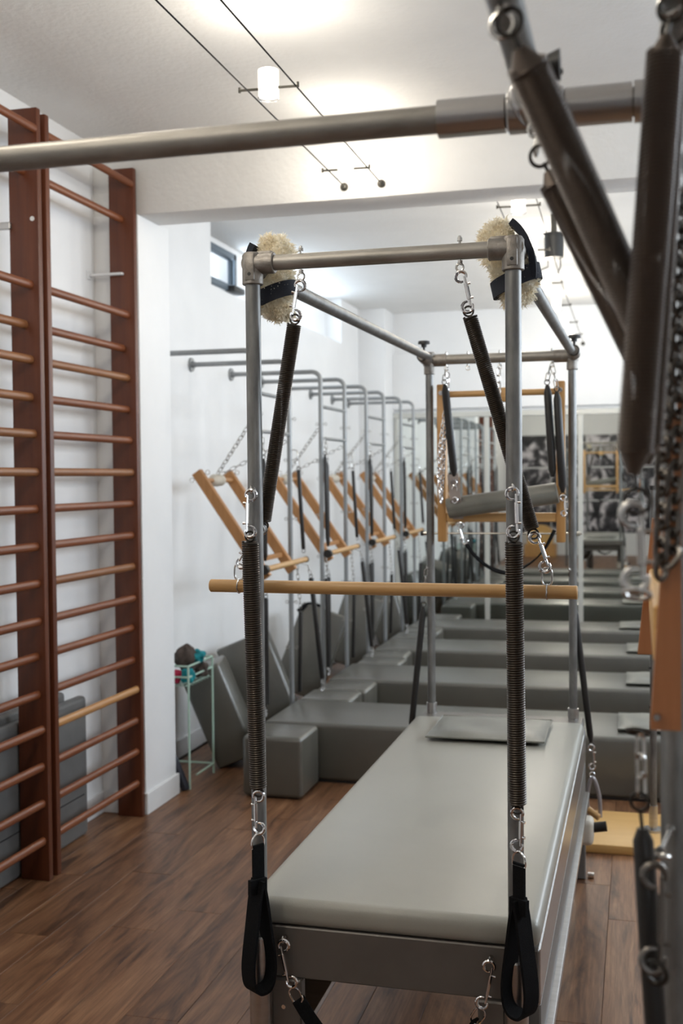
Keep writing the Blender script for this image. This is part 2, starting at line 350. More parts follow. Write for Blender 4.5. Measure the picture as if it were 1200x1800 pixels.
MB().box((XF-0.15, 7.62, 3.03), (XF-0.08, 7.84, 3.075), 0.01, 2).build('window_handle', BLACKPL, w1)
f = MB()
for a, b in (((0.85, 0.8), (1.55, 0.845)), ((0.85, 2.355), (1.55, 2.4)), ((0.85, 0.8), (0.895, 2.4)), ((1.505, 0.8), (1.55, 2.4))): f.box((a[0], YB-0.11, a[1]), (b[0], YB-0.05, b[1]), 0.004, 1)
w2 = f.build('window_2', TRIM, None, origin=(1.2, YB-0.08, 1.6)); w2['kind'] = 'structure'
MB().box((0.895, YB-0.083, 0.845), (1.505, YB-0.077, 2.355)).build('pane', WINGLASS, w2)
for i, y in enumerate((3.9, 6.6, 9.4)): window(3+i, (XR+0.08, y, 2.45), 'x', 2.0, 1.1, TRIM)

# ================================================================ WALL MIRROR
mr_ = thing('wall_mirror', 'large wall mirror with pale aluminium mullions covering the far end wall', 'mirror', (-0.05, YF, 0))
xs = [-2.40, -1.475, -0.55, 0.375, 1.30, 2.22]
for a, b in zip(xs, xs[1:]): MB().box((a+0.02, YF, 0.06), (b-0.02, YF+0.012, 2.29)).build('mirror_pane', MIRROR, mr_)
for x in xs: MB().box((x-0.024, YF-0.012, 0.05), (x+0.024, YF+0.028, 2.30), 0.003, 1).build('mullion', MFRAME, mr_)
MB().box((-2.43, YF-0.02, 2.29), (2.26, YF+0.028, 2.345), 0.004, 1).build('top_rail', MFRAME, mr_)
MB().box((-2.43, YF-0.014, 0.0), (2.26, YF+0.028, 0.06), 0.003, 1).build('bottom_rail', MFRAME, mr_)

# ================================================================ CABLE LIGHTS
def lamp_power(o, p, e):
    l = bpy.data.lights.new('lamp_glow', 'POINT'); l.energy = e; l.color = (1.0, 0.92, 0.79); l.shadow_soft_size = 0.03
    q = bpy.data.objects.new('lamp_glow', l); COL.objects.link(q); q.location = p
def cable_lamp(x, y, z, label, e):
    t = thing('cable_lamp', label, 'lamp', (x, y, z-0.05), 'glass cable lamps')
    MB().cyl((x-0.105, y-0.005, z), (x-0.036, y, z), 0.0048).cyl((x-0.108, y, z-0.006), (x-0.108, y, z+0.012), 0.005).build('left_arm', BRONZE, t)
    MB().cyl((x+0.036, y, z), (x+0.105, y+0.005, z), 0.0048).cyl((x+0.108, y, z-0.006), (x+0.108, y, z+0.012), 0.005).build('right_arm', BRONZE, t)
    prof = [(0.036, -0.028), (0.037, 0.062), (0.034, 0.062), (0.033, -0.026)]
    g = MB(); vs = []; fs = []; sg = 24
    for rr, zz in prof:
        for j in range(sg): a = 2*PI*j/sg; vs.append((x+rr*math.cos(a), y+rr*math.sin(a), z+zz))
    for i in range(4):
        for j in range(sg): fs.append((i*sg+j, i*sg+(j+1) % sg, ((i+1) % 4)*sg+(j+1) % sg, ((i+1) % 4)*sg+j))
    g.add(vs, fs); o = g.build('glass_shade', GLASS, t); fix_normals(o)
    g2 = MB(); g2.ring((x, y, z-0.036), (0, 0, 1), 0.0355, 0.003, 24, 6); g2.build('clear_rim', CLEAR, t)
    MB().cyl((x, y, z-0.012), (x, y, z+0.012), 0.012).build('lamp_socket', CHROME, t)
    MB().cyl((x, y, z+0.012), (x, y, z+0.05), 0.011, 0.009).build('bulb', BULB, t)
    lamp_power(t, (x, y, z+0.085), e); lamp_power(t, (x, y, z-0.06), e*0.8)
cable_lamp(-1.262, 3.83, 3.07, 'glass cable lamp nearest the camera, above the long crosswise pipe', 4.5)
cable_lamp(-1.262, 4.92, 3.07, 'glass cable lamp just before the two wall anchors on the beam', 3)
cable_lamp(-1.262, 2.65, 3.07, 'glass cable lamp overhead on the near cable pair, out of view above', 5)
cable_lamp(-1.262, 1.45, 3.07, 'added unseen cable lamp on the near pair, brightening the foreground pipes', 9)  # unseen lamp added to light the foreground crossbar
cable_lamp(-1.262, 0.25, 3.07, 'added unseen cable lamp right above the camera, brightening the foreground', 9)  # another unseen lamp, added for more light near the camera
names = ['first glass cable lamp beyond the beam, right under its far edge', 'glass cable lamp beside the dark round ceiling canister',
         'glass cable lamp hanging just beyond the dark round canister', 'fourth glass cable lamp beyond the beam, against the top of the end wall',
         'second last glass cable lamp before the end wall', 'last glass cable lamp, above the rear table thumbscrew by the end wall']
for (y, z), nm in zip(((5.80, 3.06), (6.65, 3.0), (7.75, 2.99), (8.75, 2.985), (9.7, 2.98), (10.55, 2.98)), names):
    cable_lamp(-0.585 if y < 6 else -0.60, y, z, nm, 4.5)
def cable(x, pts, label, anchors):
    t = thing('light_cable', label, 'cable', pts[0], 'taut light cables')
    MB().tube(pts, 0.0028, 6).build('wire', WEB, t)
    for p, dy in anchors:
        p = V(p)
        MB().cyl(p, p+V((0, dy*0.006, 0)), 0.020, 0.019).sphere(p-V((0, dy*0.004, 0)), 0.017, 0.012, 0.017).cyl(p-V((0, dy*0.01, 0)), p-V((0, dy*0.04, 0)), 0.005).build('anchor', BRONZE, t)
cable(0, [(-1.339, -1.55, 3.075), (-1.339, 5.15, 3.066)], 'left light cable of the near pair, ending at a bronze beam anchor', [((-1.339, 5.185, 3.062), 1)])
cable(0, [(-1.160, -1.55, 3.075), (-1.160, 5.15, 3.066)], 'right light cable of the near pair, ending at a bronze beam anchor', [((-1.160, 5.185, 3.064), 1)])
cable(0, [(-0.68, 5.46, 3.075), (-0.69, 8.0, 2.99), (-0.69, YF-0.06, 2.98)], 'left light cable of the far pair beyond the beam', [((-0.69, YF-0.03, 2.98), 1)])
cable(0, [(-0.485, 5.46, 3.075), (-0.50, 8.0, 2.995), (-0.515, YF-0.06, 2.99)], 'right light cable of the far pair beyond the beam', [((-0.52, YF-0.03, 2.985), 1)])
t = thing('transformer', 'dark round transformer canister hanging from the far ceiling', 'transformer', (-0.52, 7.4, 3.1))
MB().cyl((-0.52, 7.4, 3.09), (-0.52, 7.4, 3.235), 0.062, None, 24).cyl((-0.52, 7.4, 3.235), (-0.52, 7.4, 3.245), 0.072, None, 24).build('canister', BLACKPL, t)
MB().cyl((-0.52, 7.4, 3.245), (-0.52, 7.4, ZC), 0.02).build('ceiling_stem', BRONZE, t)
MB().tube([(-0.56, 7.4, 3.09), (-0.56, 7.42, 3.04), (-0.68, 7.44, 3.0)], 0.004, 6).build('lead', BLACKPL, t)
MB().tube([(-0.48, 7.4, 3.09), (-0.48, 7.42, 3.04), (-0.50, 7.44, 3.0)], 0.004, 6).build('lead', BLACKPL, t)

# ================================================================ HARDWARE
def snap_mb(a, b, side, r_=0.0105):
    # double ended bolt snap from a (top) to b (bottom); its two hook loops bulge to the given side
    a = V(a); b = V(b); t = (b-a).normalized(); L = (b-a).length; s = V(side); s = (s-t*s.dot(t)).normalized(); nn = t.cross(s); m = MB()
    R = min(0.0125, L*0.13); A = a+t*R; B = b-t*R; of = -s*R*0.62
    m.tube([A+of, A+of+t*L*0.16, A+of+t*L*0.17, B+of-t*L*0.17, B+of-t*L*0.16, B+of], [0.0026, 0.0026, 0.0046, 0.0046, 0.0026, 0.0026], 8)
    for c, sg in ((A, 1), (B, -1)):
        pts = []; rr = []
        for i in range(13):
            an = -0.30*PI + 1.62*PI*i/12 if True else 0
            p = c + (s*math.cos(an-PI*0.5*0)*R*0 )
            # sweep from the gate, over the far end, round the side and back to the body
            th = PI*1.12 - (1.70*PI)*i/12
            pts.append(c + R*(s*math.cos(th) - sg*t*math.sin(th))); rr.append(0.0024+0.0022*math.sin(PI*i/12))
        m.tube(pts, rr, 8)
        m.cyl(c+of+sg*t*R*1.5, c+of+sg*t*R*1.5-s*0.010, 0.002, 0.003, 8)
    return m
def hookloop_mb(p, axis, nrm, R=0.009, r_=0.0022):
    # open loop at a spring's end: centre p
    return MB().ring(p, nrm, R, r_, 18, 6)
def eyebolt_mb(p, axis, nrm, L=0.045, R=0.008):
    # eye at p, shank runs along axis
    p = V(p); ax = V(axis).normalized(); m = MB(); m.ring(p, nrm, R, 0.0026, 16, 6); m.cyl(p+ax*R, p+ax*(R+L), 0.003, None, 8)
    m.cyl(p+ax*(R+0.001), p+ax*(R+0.007), 0.0065, None, 6); m.cyl(p+ax*(R+L-0.008), p+ax*(R+L-0.001), 0.0062, None, 6); m.sphere(p+ax*(R+L), 0.0045)
    return m
def coil_spring(label, group, eye, top, bot, R=0.0172, wr=0.00262, pitch=0.0052, top_snap=True, bot_snap=None, side=(1, 0, 0), eye_b=None, mid=None, nrm=(0, 1, 0), seg=14):
    t = thing('coil_spring', label, 'spring', top, group); T = V(top); B = V(bot); ax = (B-T).normalized()
    MB().helix(T, B, R, wr, pitch, seg, 5, mid).build('coil', SPRING, t, 60)
    E = V(eye)
    lt = T-ax*0.012
    MB().ring(lt, nrm, 0.011, 0.0024, 18, 6).build('end_loop', DARKWIRE, t)
    if top_snap: snap_mb(E, lt+ax*0.002, side).build('snap_hook', CHROME, t)
    lb = B+ax*0.012
    MB().ring(lb, nrm, 0.011, 0.0024, 18, 6).build('end_loop', DARKWIRE, t)
    if bot_snap is not None: snap_mb(lb-ax*0.002, bot_snap, side).build('snap_hook', CHROME, t)
    return t
def sleeved_spring(label, group, top, bot, R=0.0125, hook_t=None, hook_b=None, m=None, taper=True, loop_m=None, snap_b=False, cat='spring'):
    T = V(top); B = V(bot); ax = (B-T).normalized(); t = thing('sleeved_spring', label, cat, top, group)
    L = (B-T).length; pts = [T, T+ax*0.03, T+ax*(L/2), B-ax*0.03, B] if taper else [T, T+ax*0.004, T+ax*(L/2), B-ax*0.004, B]
    MB().tube(pts, [R*0.45, R, R*1.03, R, R*0.45] if taper else [R*0.9, R, R, R, R*0.9], 12).build('sleeve', m or BLACKRUB, t)
    if hook_t is not None:
        H = V(hook_t); h = MB().ring(T-ax*0.012, (0, 1, 0), 0.0105, 0.002, 14, 5)
        h.cyl(T-ax*0.003, T+ax*0.004, 0.003, None, 6); h.build('wire_loop', loop_m or DARKWIRE, t)
        if (H-T).length > 0.045:
            k = MB(); a = T-ax*0.02; dd = (H-a); nl = max(1, int(dd.length/0.028))
            for i in range(nl): k.link(a+dd*((i+0.5)/nl), dd, (1, 0, 0) if i % 2 else (0, 1, 0), dd.length/nl+0.008, 0.016, 0.0022)
            k.build('quick_link', ZINC, t)
    if hook_b is not None:
        H = V(hook_b); MB().ring(B+ax*0.011, (0, 1, 0), 0.0105, 0.002, 14, 5).build('wire_loop', loop_m or DARKWIRE, t)
        if (H-B).length > 0.04: snap_mb(B+ax*0.012, H, (-1, 0, 0)).build('snap_hook', CHROME, t)
    return t
def chain(label, pts, pitch, wd, r_, m, group=None, parts=True, name='chain'):
    P = [V(p) for p in pts]; t = None; seglen = [(b-a).length for a, b in zip(P, P[1:])]; tot = sum(seglen); k = max(2, int(tot/pitch)); items = []
    for i in range(k):
        s = (i+0.5)/k*tot; j = 0
        while j < len(seglen)-1 and s > seglen[j]: s -= seglen[j]; j += 1
        dd = (P[j+1]-P[j]); items.append((P[j]+dd.normalized()*s, dd.normalized()))
    if parts:
        t = thing(name, label, 'chain', pts[0], group)
        for i, (c, dd) in enumerate(items):
            MB().link(c, dd, (0.7, 0.7, 0) if i % 2 else (0.7, -0.7, 0), tot/k+2.4*r_, wd, r_).build('link', m, t)
    else:
        b = MB()
        for i, (c, dd) in enumerate(items): b.link(c, dd, (0.7, 0.7, 0) if i % 2 else (0.7, -0.7, 0.1), tot/k+2.4*r_, wd, r_, 4)
        t = tag(b.build(name, m), label, 'chain', group)
    return t

# ================================================================ MAIN TRAPEZE TABLE
X0, X1, Y1, Y2, ZT = -0.863, -0.263, 2.487, 4.773, 2.187
PR = 0.0178
tt = thing('trapeze_table', 'grey padded trapeze table with tall galvanised pipe frame in the middle', 'exercise table', (-0.563, 3.6, 0))
for x in (X0, X1):
    MB().cyl((x, Y1, 0.02), (x, Y1, 2.16), PR, None, 20).build('post', PIPE, tt)
    MB().cyl((x, Y2, 0.60), (x, Y2, 2.16), PR*0.95, None, 20).build('post', PIPE, tt)
    MB().cyl((x, Y1, 0.0), (x, Y1, 0.612), 0.027, None, 24).cyl((x, Y1, 0.612), (x, Y1, 0.616), 0.0265, 0.024, 24).build('socket_tube', ALU, tt)
    MB().cyl((x, Y2, 0.60), (x, Y2, 0.715), 0.0225, None, 20).build('socket_collar', ALU, tt)
    MB().cyl((x, Y1+0.03, ZT-0.012), (x, Y2-0.055, ZT+0.012), PR, None, 20).build('top_rail', PIPE, tt)
MB().cyl((X0, Y1, ZT), (X1, Y1, ZT), PR, None, 20).build('crossbar', PIPEX, tt)
MB().cyl((X0, Y2, ZT+0.002), (X1, Y2, ZT+0.002), 0.021, None, 20).build('crossbar', PIPEX, tt)
for x, s in ((X0, 1), (X1, -1)):
    f = MB()                                                          # three way cast corner fitting, front
    f.tube([(x, Y1, 2.138), (x, Y1, 2.140), (x, Y1, 2.205), (x, Y1, 2.212)], [0.0225, 0.0245, 0.0245, 0.020], 20)
    f.tube([(x-s*0.012, Y1, ZT), (x+s*0.052, Y1, ZT), (x+s*0.054, Y1, ZT)], [0.0245, 0.0245, 0.0225], 20)
    f.tube([(x, Y1-0.012, ZT), (x, Y1+0.062, ZT), (x, Y1+0.064, ZT)], [0.0245, 0.0245, 0.0225], 20)
    f.box((x-0.012, Y1-0.026, 2.145), (x+0.012, Y1-0.012, 2.208), 0.004, 2).box((x+s*0.01, Y1-0.012, 2.20), (x+s*0.05, Y1+0.012, 2.214), 0.004, 2)
    c = f.build('corner_fitting', CAST, tt)
    MB().cyl((x, Y1-0.0262, 2.160), (x, Y1-0.02, 2.160), 0.0042, None, 10).cyl((x+s*0.03, Y1, 2.210), (x+s*0.03, Y1, 2.2146), 0.0042, None, 10).build('set_screw', BLACKPL, c)
    f = MB()                                                          # rear fitting with sleeve reaching forward
    f.tube([(x, Y2, 2.128), (x, Y2, 2.13), (x, Y2, 2.165)], [0.0215, 0.0235, 0.0235], 20).tube([(x, Y2, 2.165), (x, Y2, 2.218), (x, Y2, 2.222)], [0.027, 0.027, 0.023], 20)
    f.cyl((x-s*0.01, Y2, ZT), (x+s*0.075, Y2, ZT), 0.0265, None, 20)
    f.tube([(x-s*0.012, Y2-0.105, ZT+0.01), (x-s*0.012, Y2-0.10, ZT+0.01), (x-s*0.010, Y2-0.03, ZT+0.005), (x, Y2, ZT)], [0.0215, 0.0245, 0.0265, 0.025], 20)
    c = f.build('corner_fitting', CAST, tt)
    MB().ring((x-s*0.012, Y2-0.107, ZT+0.01), (0, 1, 0), 0.0205, 0.0025, 20, 6).build('rubber_ring', BLACKRUB, c)
    k = MB(); k.cyl((x-s*0.012, Y2-0.06, 2.215), (x-s*0.012, Y2-0.06, 2.245), 0.005); k.cyl((x-s*0.012, Y2-0.06, 2.238), (x-s*0.012, Y2-0.06, 2.252), 0.011, 0.013)
    k.cyl((x-s*0.012, Y2-0.06, 2.252), (x-s*0.012, Y2-0.06, 2.264), 0.026, 0.024); k.build('thumb_knob', BLACKPL, tt)
for x in (-0.746, -0.380): eyebolt_mb((x, Y1, 2.152), (0, 0, 1), (0, 1, 0), 0.058).build('eye_bolt', ZINC, tt)
for x in (-0.790, -0.697, -0.562, -0.345): eyebolt_mb((x, Y2, 2.150), (0, 0, 1), (0, 1, 0), 0.060).build('eye_bolt', ZINC, tt)
eyebolt_mb((X0+0.002, Y1-0.032, 1.664), (0, 1, 0), (1, 0.2, 0), 0.05).build('eye_bolt', ZINC, tt)
eyebolt_mb((X1, Y1-0.032, 1.664), (0, 1, 0), (1, 0.2, 0), 0.05).build('eye_bolt', ZINC, tt)
for x in (X0, X1): eyebolt_mb((x-0.012, Y2-0.03, 1.300), (0, 1, 0), (1, 0.1, 0), 0.05).build('eye_bolt', ZINC, tt)
# the bed
MB().box((-0.905, 2.508, 0.628), (-0.212, 4.62, 0.692), 0.024, 4).build('mattress', VINYLB, tt)
MB().box((-0.905, 2.512, 0.506), (-0.215, 2.535, 0.628), 0.003, 1).build('end_panel', PANEL, tt)
MB().box((-0.905, 4.66, 0.506), (-0.215, 4.685, 0.66), 0.003, 1).build('end_panel', PANEL, tt)
MB().box((-0.90, 4.60, 0.60), (-0.22, 4.80, 0.672), 0.006, 1).build('post_board', PANEL, tt)
for xa, xb in ((-0.235, -0.213), (-0.907, -0.885)): MB().box((xa, 2.52, 0.498), (xb, 4.78, 0.630), 0.004, 1).build('side_panel', ALU, tt)
for xa, xb, la, lb in ((-0.262, -0.214, -0.262, -0.196), (-0.907, -0.86, -0.907, -0.775)):
    MB().box((xa, 2.54, 0.372), (xb, 4.76, 0.494), 0.004, 1).build('lower_beam', FRAMEG, tt)
    MB().box((la, 2.54, 0.350), (lb, 4.76, 0.372), 0.006, 2).build('beam_lip', ALU, tt)
for xa, xb in ((-0.842, -0.768), (-0.352, -0.290)):
    MB().box((xa, 2.500, 0.0), (xb, 2.535, 0.506), 0.004, 1).build('leg', PANEL, tt)
for xa, xb in ((-0.905, -0.84), (-0.262, -0.214)):
    MB().box((xa, 4.755, 0.0), (xb, 4.79, 0.60), 0.004, 1).build('leg', FRAMEG, tt)
for x in (-0.808, -0.322): eyebolt_mb((x, 2.494, 0.604), (0, 1, 0), (1, 0, 0.2), 0.03).build('eye_bolt', ZINC, tt)
MB().cyl((-0.812, 2.4985, 0.44), (-0.812, 2.502, 0.44), 0.005).cyl((-0.812, 2.4985, 0.30), (-0.812, 2.502, 0.30), 0.005).build('screw', CHROME, tt)
MB().cyl((-0.18, 4.78, 0.012), (-0.205, 4.78, 0.012), 0.012).build('foot_bolt', CHROME, tt)

# springs on the front posts and crossbar
coil_spring('slim coil spring slanting from the front crossbar behind the left post', 'springs on the front of the table', (-0.747, Y1, 2.143), (-0.768, 2.50, 2.045), (-0.858, 2.535, 1.590),
            R=0.0150, wr=0.0021, pitch=0.0042, bot_snap=(-0.923, 2.535, 1.478), side=(1, 0, 0.1))
coil_spring('slim coil spring slanting from the front crossbar behind the right post', 'springs on the front of the table', (-0.380, Y1, 2.143), (-0.360, 2.50, 2.045), (-0.229, 2.535, 1.572),
            R=0.0150, wr=0.0021, pitch=0.0042, bot_snap=(-0.197, 2.535, 1.476), side=(-1, 0, -0.2))
coil_spring('long coil spring hanging straight down in front of the left post', 'springs on the front of the table', (-0.860, 2.448, 1.664), (-0.863, 2.446, 1.545), (-0.850, 2.446, 0.977),
            R=0.0176, bot_snap=(-0.848, 2.444, 0.868), side=(1, 0.1, 0))
coil_spring('long coil spring hanging straight down in front of the right post', 'springs on the front of the table', (-0.263, 2.448, 1.664), (-0.260, 2.446, 1.547), (-0.2545, 2.446, 0.977),
            R=0.0176, bot_snap=(-0.256, 2.444, 0.872), side=(-1, 0.1, 0))
# roll down bar
rb = thing('roll_down_bar', 'round beechwood bar hanging level across the table between two springs', 'bar', (-0.565, 2.545, 1.42))
MB().tube([(-1.0, 2.545, 1.432), (-0.998, 2.545, 1.432), (-0.132, 2.545, 1.4295), (-0.130, 2.545, 1.4295)], [0.0135, 0.0155, 0.0155, 0.0135], 24).build('dowel', BEECH, rb)
for x, z in ((-0.927, 1.432), (-0.197, 1.430)):
    MB().ring((x, 2.545, z), (1, 0, 0), 0.0165, 0.002, 24, 6).build('ring', ZINC, rb)
    MB().link((x, 2.545, z+0.034), (0, 0, 1), (0, 1, 0), 0.040, 0.022, 0.0022, 6).build('ring', ZINC, rb)
# strap handles
def strap_handle(label, cx, zr, zk, zb, ang, hw):
    t = thing('hand_strap', label, 'strap', (cx, 2.444, zb), 'black strap handles on the front springs')
    cs, sn = math.cos(ang), math.sin(ang); U = V((cs, sn, 0)); Wd = V((-sn, cs, 0)); c = V((cx, 2.438, 0))
    pts = [c+U*-0.017+V((0, 0, zr-0.028)), c+U*-0.016+V((0, 0, zr-0.008)), c+V((0, 0, zr+0.004)), c+U*0.016+V((0, 0, zr-0.008)), c+U*0.017+V((0, 0, zr-0.028))]
    MB().tube(smooth_path(pts, 4)+[pts[0]], 0.0022, 6).build('d_ring', CHROME, t)
    MB().ribbon([c+V((0, 0.001, zr-0.022)), c+V((0, 0.001, (zr+zk)/2)), c+V((0, 0.001, zk-0.02))], 0.031, 0.006, U).build('webbing_tab', WEB, t)
    h = zk-zb; loop = []
    shape = [(0.0, 0), (0.30, 0.16), (0.62, 0.42), (0.92, 0.66), (1.0, 0.80), (0.86, 0.92), (0.48, 0.985), (0.0, 1.0)]
    half = [c+U*(hw*u_)+V((0, 0, zk-h*q)) for u_, q in shape]; left = [c-U*(hw*u_)+V((0, 0, zk-h*q)) for u_, q in shape][::-1]
    path = smooth_path(half+left[1:], 5)
    MB().ribbon(path, 0.046, 0.0065, Wd).build('padded_loop', WEB, t)
    MB().ribbon([c+V((0, -0.0045, zk+0.004)), c+V((0, -0.006, zk-0.03))], 0.046, 0.012, U).build('stitched_fold', WEB, t)
strap_handle('black webbing strap handle below the left hanging spring', -0.8500, 0.866, 0.762, 0.502, math.radians(56), 0.0310)
strap_handle('black webbing strap handle below the right hanging spring', -0.2510, 0.870, 0.768, 0.512, math.radians(-33), 0.0315)
# strap sagging between the end panel hooks
ls = thing('leg_strap', 'black webbing strap sagging between two snap hooks on the end panel', 'strap', (-0.56, 2.48, 0.30))
snap_mb((-0.809, 2.488, 0.604), (-0.784, 2.484, 0.497), (1, 0, 0)).build('snap_hook', CHROME, ls)
snap_mb((-0.321, 2.488, 0.604), (-0.342, 2.484, 0.497), (-1, 0, 0)).build('snap_hook', CHROME, ls)
for x, s in ((-0.776, 1), (-0.349, -1)): MB().link((x, 2.484, 0.478), (s*0.5, 0, -0.85), (0, 1, 0), 0.04, 0.026, 0.0024, 6).build('d_ring', CHROME, ls)
MB().ribbon(smooth_path([(-0.771, 2.484, 0.470), (-0.73, 2.48, 0.415), (-0.66, 2.475, 0.345), (-0.563, 2.47, 0.31), (-0.466, 2.475, 0.345), (-0.395, 2.48, 0.415), (-0.354, 2.484, 0.470)], 5), 0.032, 0.006, (0.6, 0.5, 0.6)).build('webbing', WEB, ls)

# sheepskin cuffs over the front corners
def cuff(label, ctr, tilt, s):
    t = thing('sheepskin_cuff', label, 'cuff', ctr, 'sheepskin cuffs on the table corners'); rnd = random.Random(int(s*3)+11)
    R = Matrix.Rotation(tilt, 3, 'Y'); C = V(ctr); m = MB()
    NU, NV = 44, 40; vs = []; fs = []; pts = []
    for i in range(NV+1):
        th = PI*i/NV
        for j in range(NU):
            ph = 2*PI*j/NU; lump = 0.10*math.sin(4*ph+7*th)+0.08*math.sin(7*ph-11*th+1)+0.04*rnd.uniform(-1, 1); sx = 0.045*(1+lump); sy = 0.036*(1+lump)
            st = abs(math.sin(th))**0.62; p = V((sx*st*math.cos(ph), sy*st*math.sin(ph), 0.092*math.cos(th)*(1+0.6*lump)))
            p.x += s*0.012*math.sin(th*2.2); vs.append(C+R@p); pts.append((C+R@p, (R@V((p.x/sx/sx*0.04, p.y/sy/sy*0.04, p.z/0.09/0.09*0.04))).normalized()))
    for i in range(NV):
        for j in range(NU): fs.append((i*NU+j, (i+1)*NU+j, (i+1)*NU+(j+1) % NU, i*NU+(j+1) % NU))
    m.add(vs, fs)
    for q in range(6500):
        p, nn = pts[rnd.randrange(len(pts))]; p = p+V([rnd.uniform(-0.004, 0.004) for _ in range(3)]); dr = (nn+V([rnd.uniform(-0.55, 0.55) for _ in range(3)])+V((0, 0, -0.15))).normalized()
        sd = dr.cross(V([rnd.uniform(-1, 1) for _ in range(3)])).normalized()*0.0016; L = rnd.uniform(0.004, 0.011); k = p+dr*L*0.6+V([rnd.uniform(-0.002, 0.002) for _ in range(3)]); e = p+dr*L+V([rnd.uniform(-0.004, 0.004) for _ in range(3)])
        m.add([p-sd, p+sd, k+sd*0.8, k-sd*0.8, e], [(0, 1, 2, 3), (3, 2, 4)])
    m.build('fleece', FLEECE, t, 180)
    # navy straps: one round the pad low down, one climbing its outer edge
    def ell(zz, f=1.0, k=28, dz=0.0):
        q = math.sqrt(max(0.05, 1-(zz/0.105)**2)); return [C+R@V((0.056*q*f*math.cos(2*PI*i/k)+s*0.012*math.sin(math.acos(max(-1, min(1, zz/0.094)))*2.2), 0.045*q*f*math.sin(2*PI*i/k), zz+dz*math.cos(2*PI*i/k))) for i in range(k)]
    P = ell(-0.042, 1.10, 28, 0.010); MB().ribbon(P, 0.036, 0.005, [R@V((0, 0, 1))]*28, closed=True).build('strap', NAVYWEB, t)
    out = [C+R@V((-s*0.058*math.sin(a), -0.012, 0.100*math.cos(a))) for a in [0.55+i*0.14 for i in range(12)]]
    MB().ribbon(out, 0.050, 0.015, R@V((0, 1, 0))).build('strap', NAVYWEB, t)
cuff('cream sheepskin cuff with navy strap on the left front corner', (-0.835, 2.572, 2.166), math.radians(-10), 1)
cuff('cream sheepskin cuff with navy strap on the right front corner', (-0.285, 2.572, 2.168), math.radians(-12), -1)

# pillow on the bed
def pillow(label, x0, x1, y0, y1, z, h, group, m=VINYLP):
    mb = MB(); NX, NY = 16, 10; vs = []; fs = []; cx, cy = (x0+x1)/2, (y0+y1)/2
    for side in (1, -1):
        for i in range(NX+1):
            for j in range(NY+1):
                u_ = 2*i/NX-1; v_ = 2*j/NY-1; e = (1-abs(u_)**4)*(1-abs(v_)**4); bul = h*0.5*(e**0.5) if e > 0 else 0
                wob = 0.004*math.sin(u_*5+v_*3)*e
                vs.append((cx+u_*(x1-x0)/2*(1-0.02*v_*v_), cy+v_*(y1-y0)/2*(1-0.03*u_*u_), z+h*0.5+side*max(bul, 0.0015)+(wob if side > 0 else 0) if side > 0 else z+max(h*0.5-bul*1.0, 0.0)))
    K = (NX+1)*(NY+1)
    for i in range(NX):
        for j in range(NY):
            a = i*(NY+1)+j; b = a+1; c = a+NY+2; dd = a+NY+1; fs.append((a, dd, c, b)); fs.append((K+a, K+b, K+c, K+dd))
    for i in range(NX): a = i*(NY+1); b = (i+1)*(NY+1); fs.append((a, K+a, K+b, b)); a += NY; b += NY; fs.append((a, b, K+b, K+a))
    for j in range(NY): a = j; b = j+1; fs.append((a, b, K+b, K+a)); a = NX*(NY+1)+j; b = a+1; fs.append((a, K+a, K+b, b))
    t = thing('pillow', label, 'pillow', (cx, cy, z), group); mb.add(vs, fs); o = mb.build('cushion', m, t, 60); fix_normals(o)
    s = MB(); zz = z+h*0.5; pts = [(x0, y0, zz), (cx, y0+0.004, zz), (x1, y0, zz), (x1-0.004, cy, zz), (x1, y1, zz), (cx, y1-0.004, zz), (x0, y1, zz), (x0+0.004, cy, zz)]
    s.tube(pts, 0.004, 6, closed=True); s.build('piping', m, t)
    return t
pillow('grey vinyl pillow lying at the far end of the trapeze table', -0.776, -0.334, 4.16, 4.545, 0.692, 0.034, None)

# push through bar and hangings at the rear of the table
pt = thing('push_through_bar', 'beechwood push-through frame upright between the rear posts of the table', 'exercise bar', (-0.56, 4.75, 1.41))
for xa, xb in ((-0.827, -0.790), (-0.328, -0.292)):
    MB().box((xa, 4.74, 1.412), (xb, 4.795, 2.082), 0.004, 2).build('side_rail', BEECHV, pt)
    MB().cyl(((xa+xb)/2, 4.734, 2.045), ((xa+xb)/2, 4.741, 2.045), 0.010).build('bolt', CHROME, pt)
MB().box((-0.79, 4.745, 1.497), (-0.328, 4.79, 1.535), 0.003, 1).build('cross_rail', BEECH, pt)
MB().cyl((-0.79, 4.765, 2.040), (-0.328, 4.765, 2.040), 0.0135, None, 20).build('dowel', BEECH, pt)
MB().box((-0.592, 4.735, 2.002), (-0.518, 4.78, 2.062), 0.008, 2).build('chain_block', BEECH, pt)
MB().cyl((-0.900, 4.773, 1.447), (-0.225, 4.773, 1.447), 0.0042, None, 10).cyl((-0.893, 4.773, 1.447), (-0.880, 4.773, 1.447), 0.009, None, 8).cyl((-0.246, 4.773, 1.447), (-0.233, 4.773, 1.447), 0.009, None, 8).build('pivot_rod', STEELROD, pt)
MB().cyl((-0.905, 4.773, 1.447), (-0.893, 4.773, 1.447), 0.011).build('rod_end', BLACKPL, pt)
chain('short zinc chain holding the wooden push-through frame at its centre block', [(-0.562, 4.725, 2.140), (-0.560, 4.724, 1.935)], 0.026, 0.018, 0.0026, ZINC)
chain('bright long chain looped down beside the left rail of the push-through frame', [(-0.772, 4.71, 2.125), (-0.776, 4.70, 2.03), (-0.806, 4.705, 1.83), (-0.815, 4.705, 1.70), (-0.804, 4.705, 1.585), (-0.795, 4.70, 1.70), (-0.788, 4.70, 1.86), (-0.777, 4.70, 1.97)], 0.021, 0.015, 0.0026, CHROME)
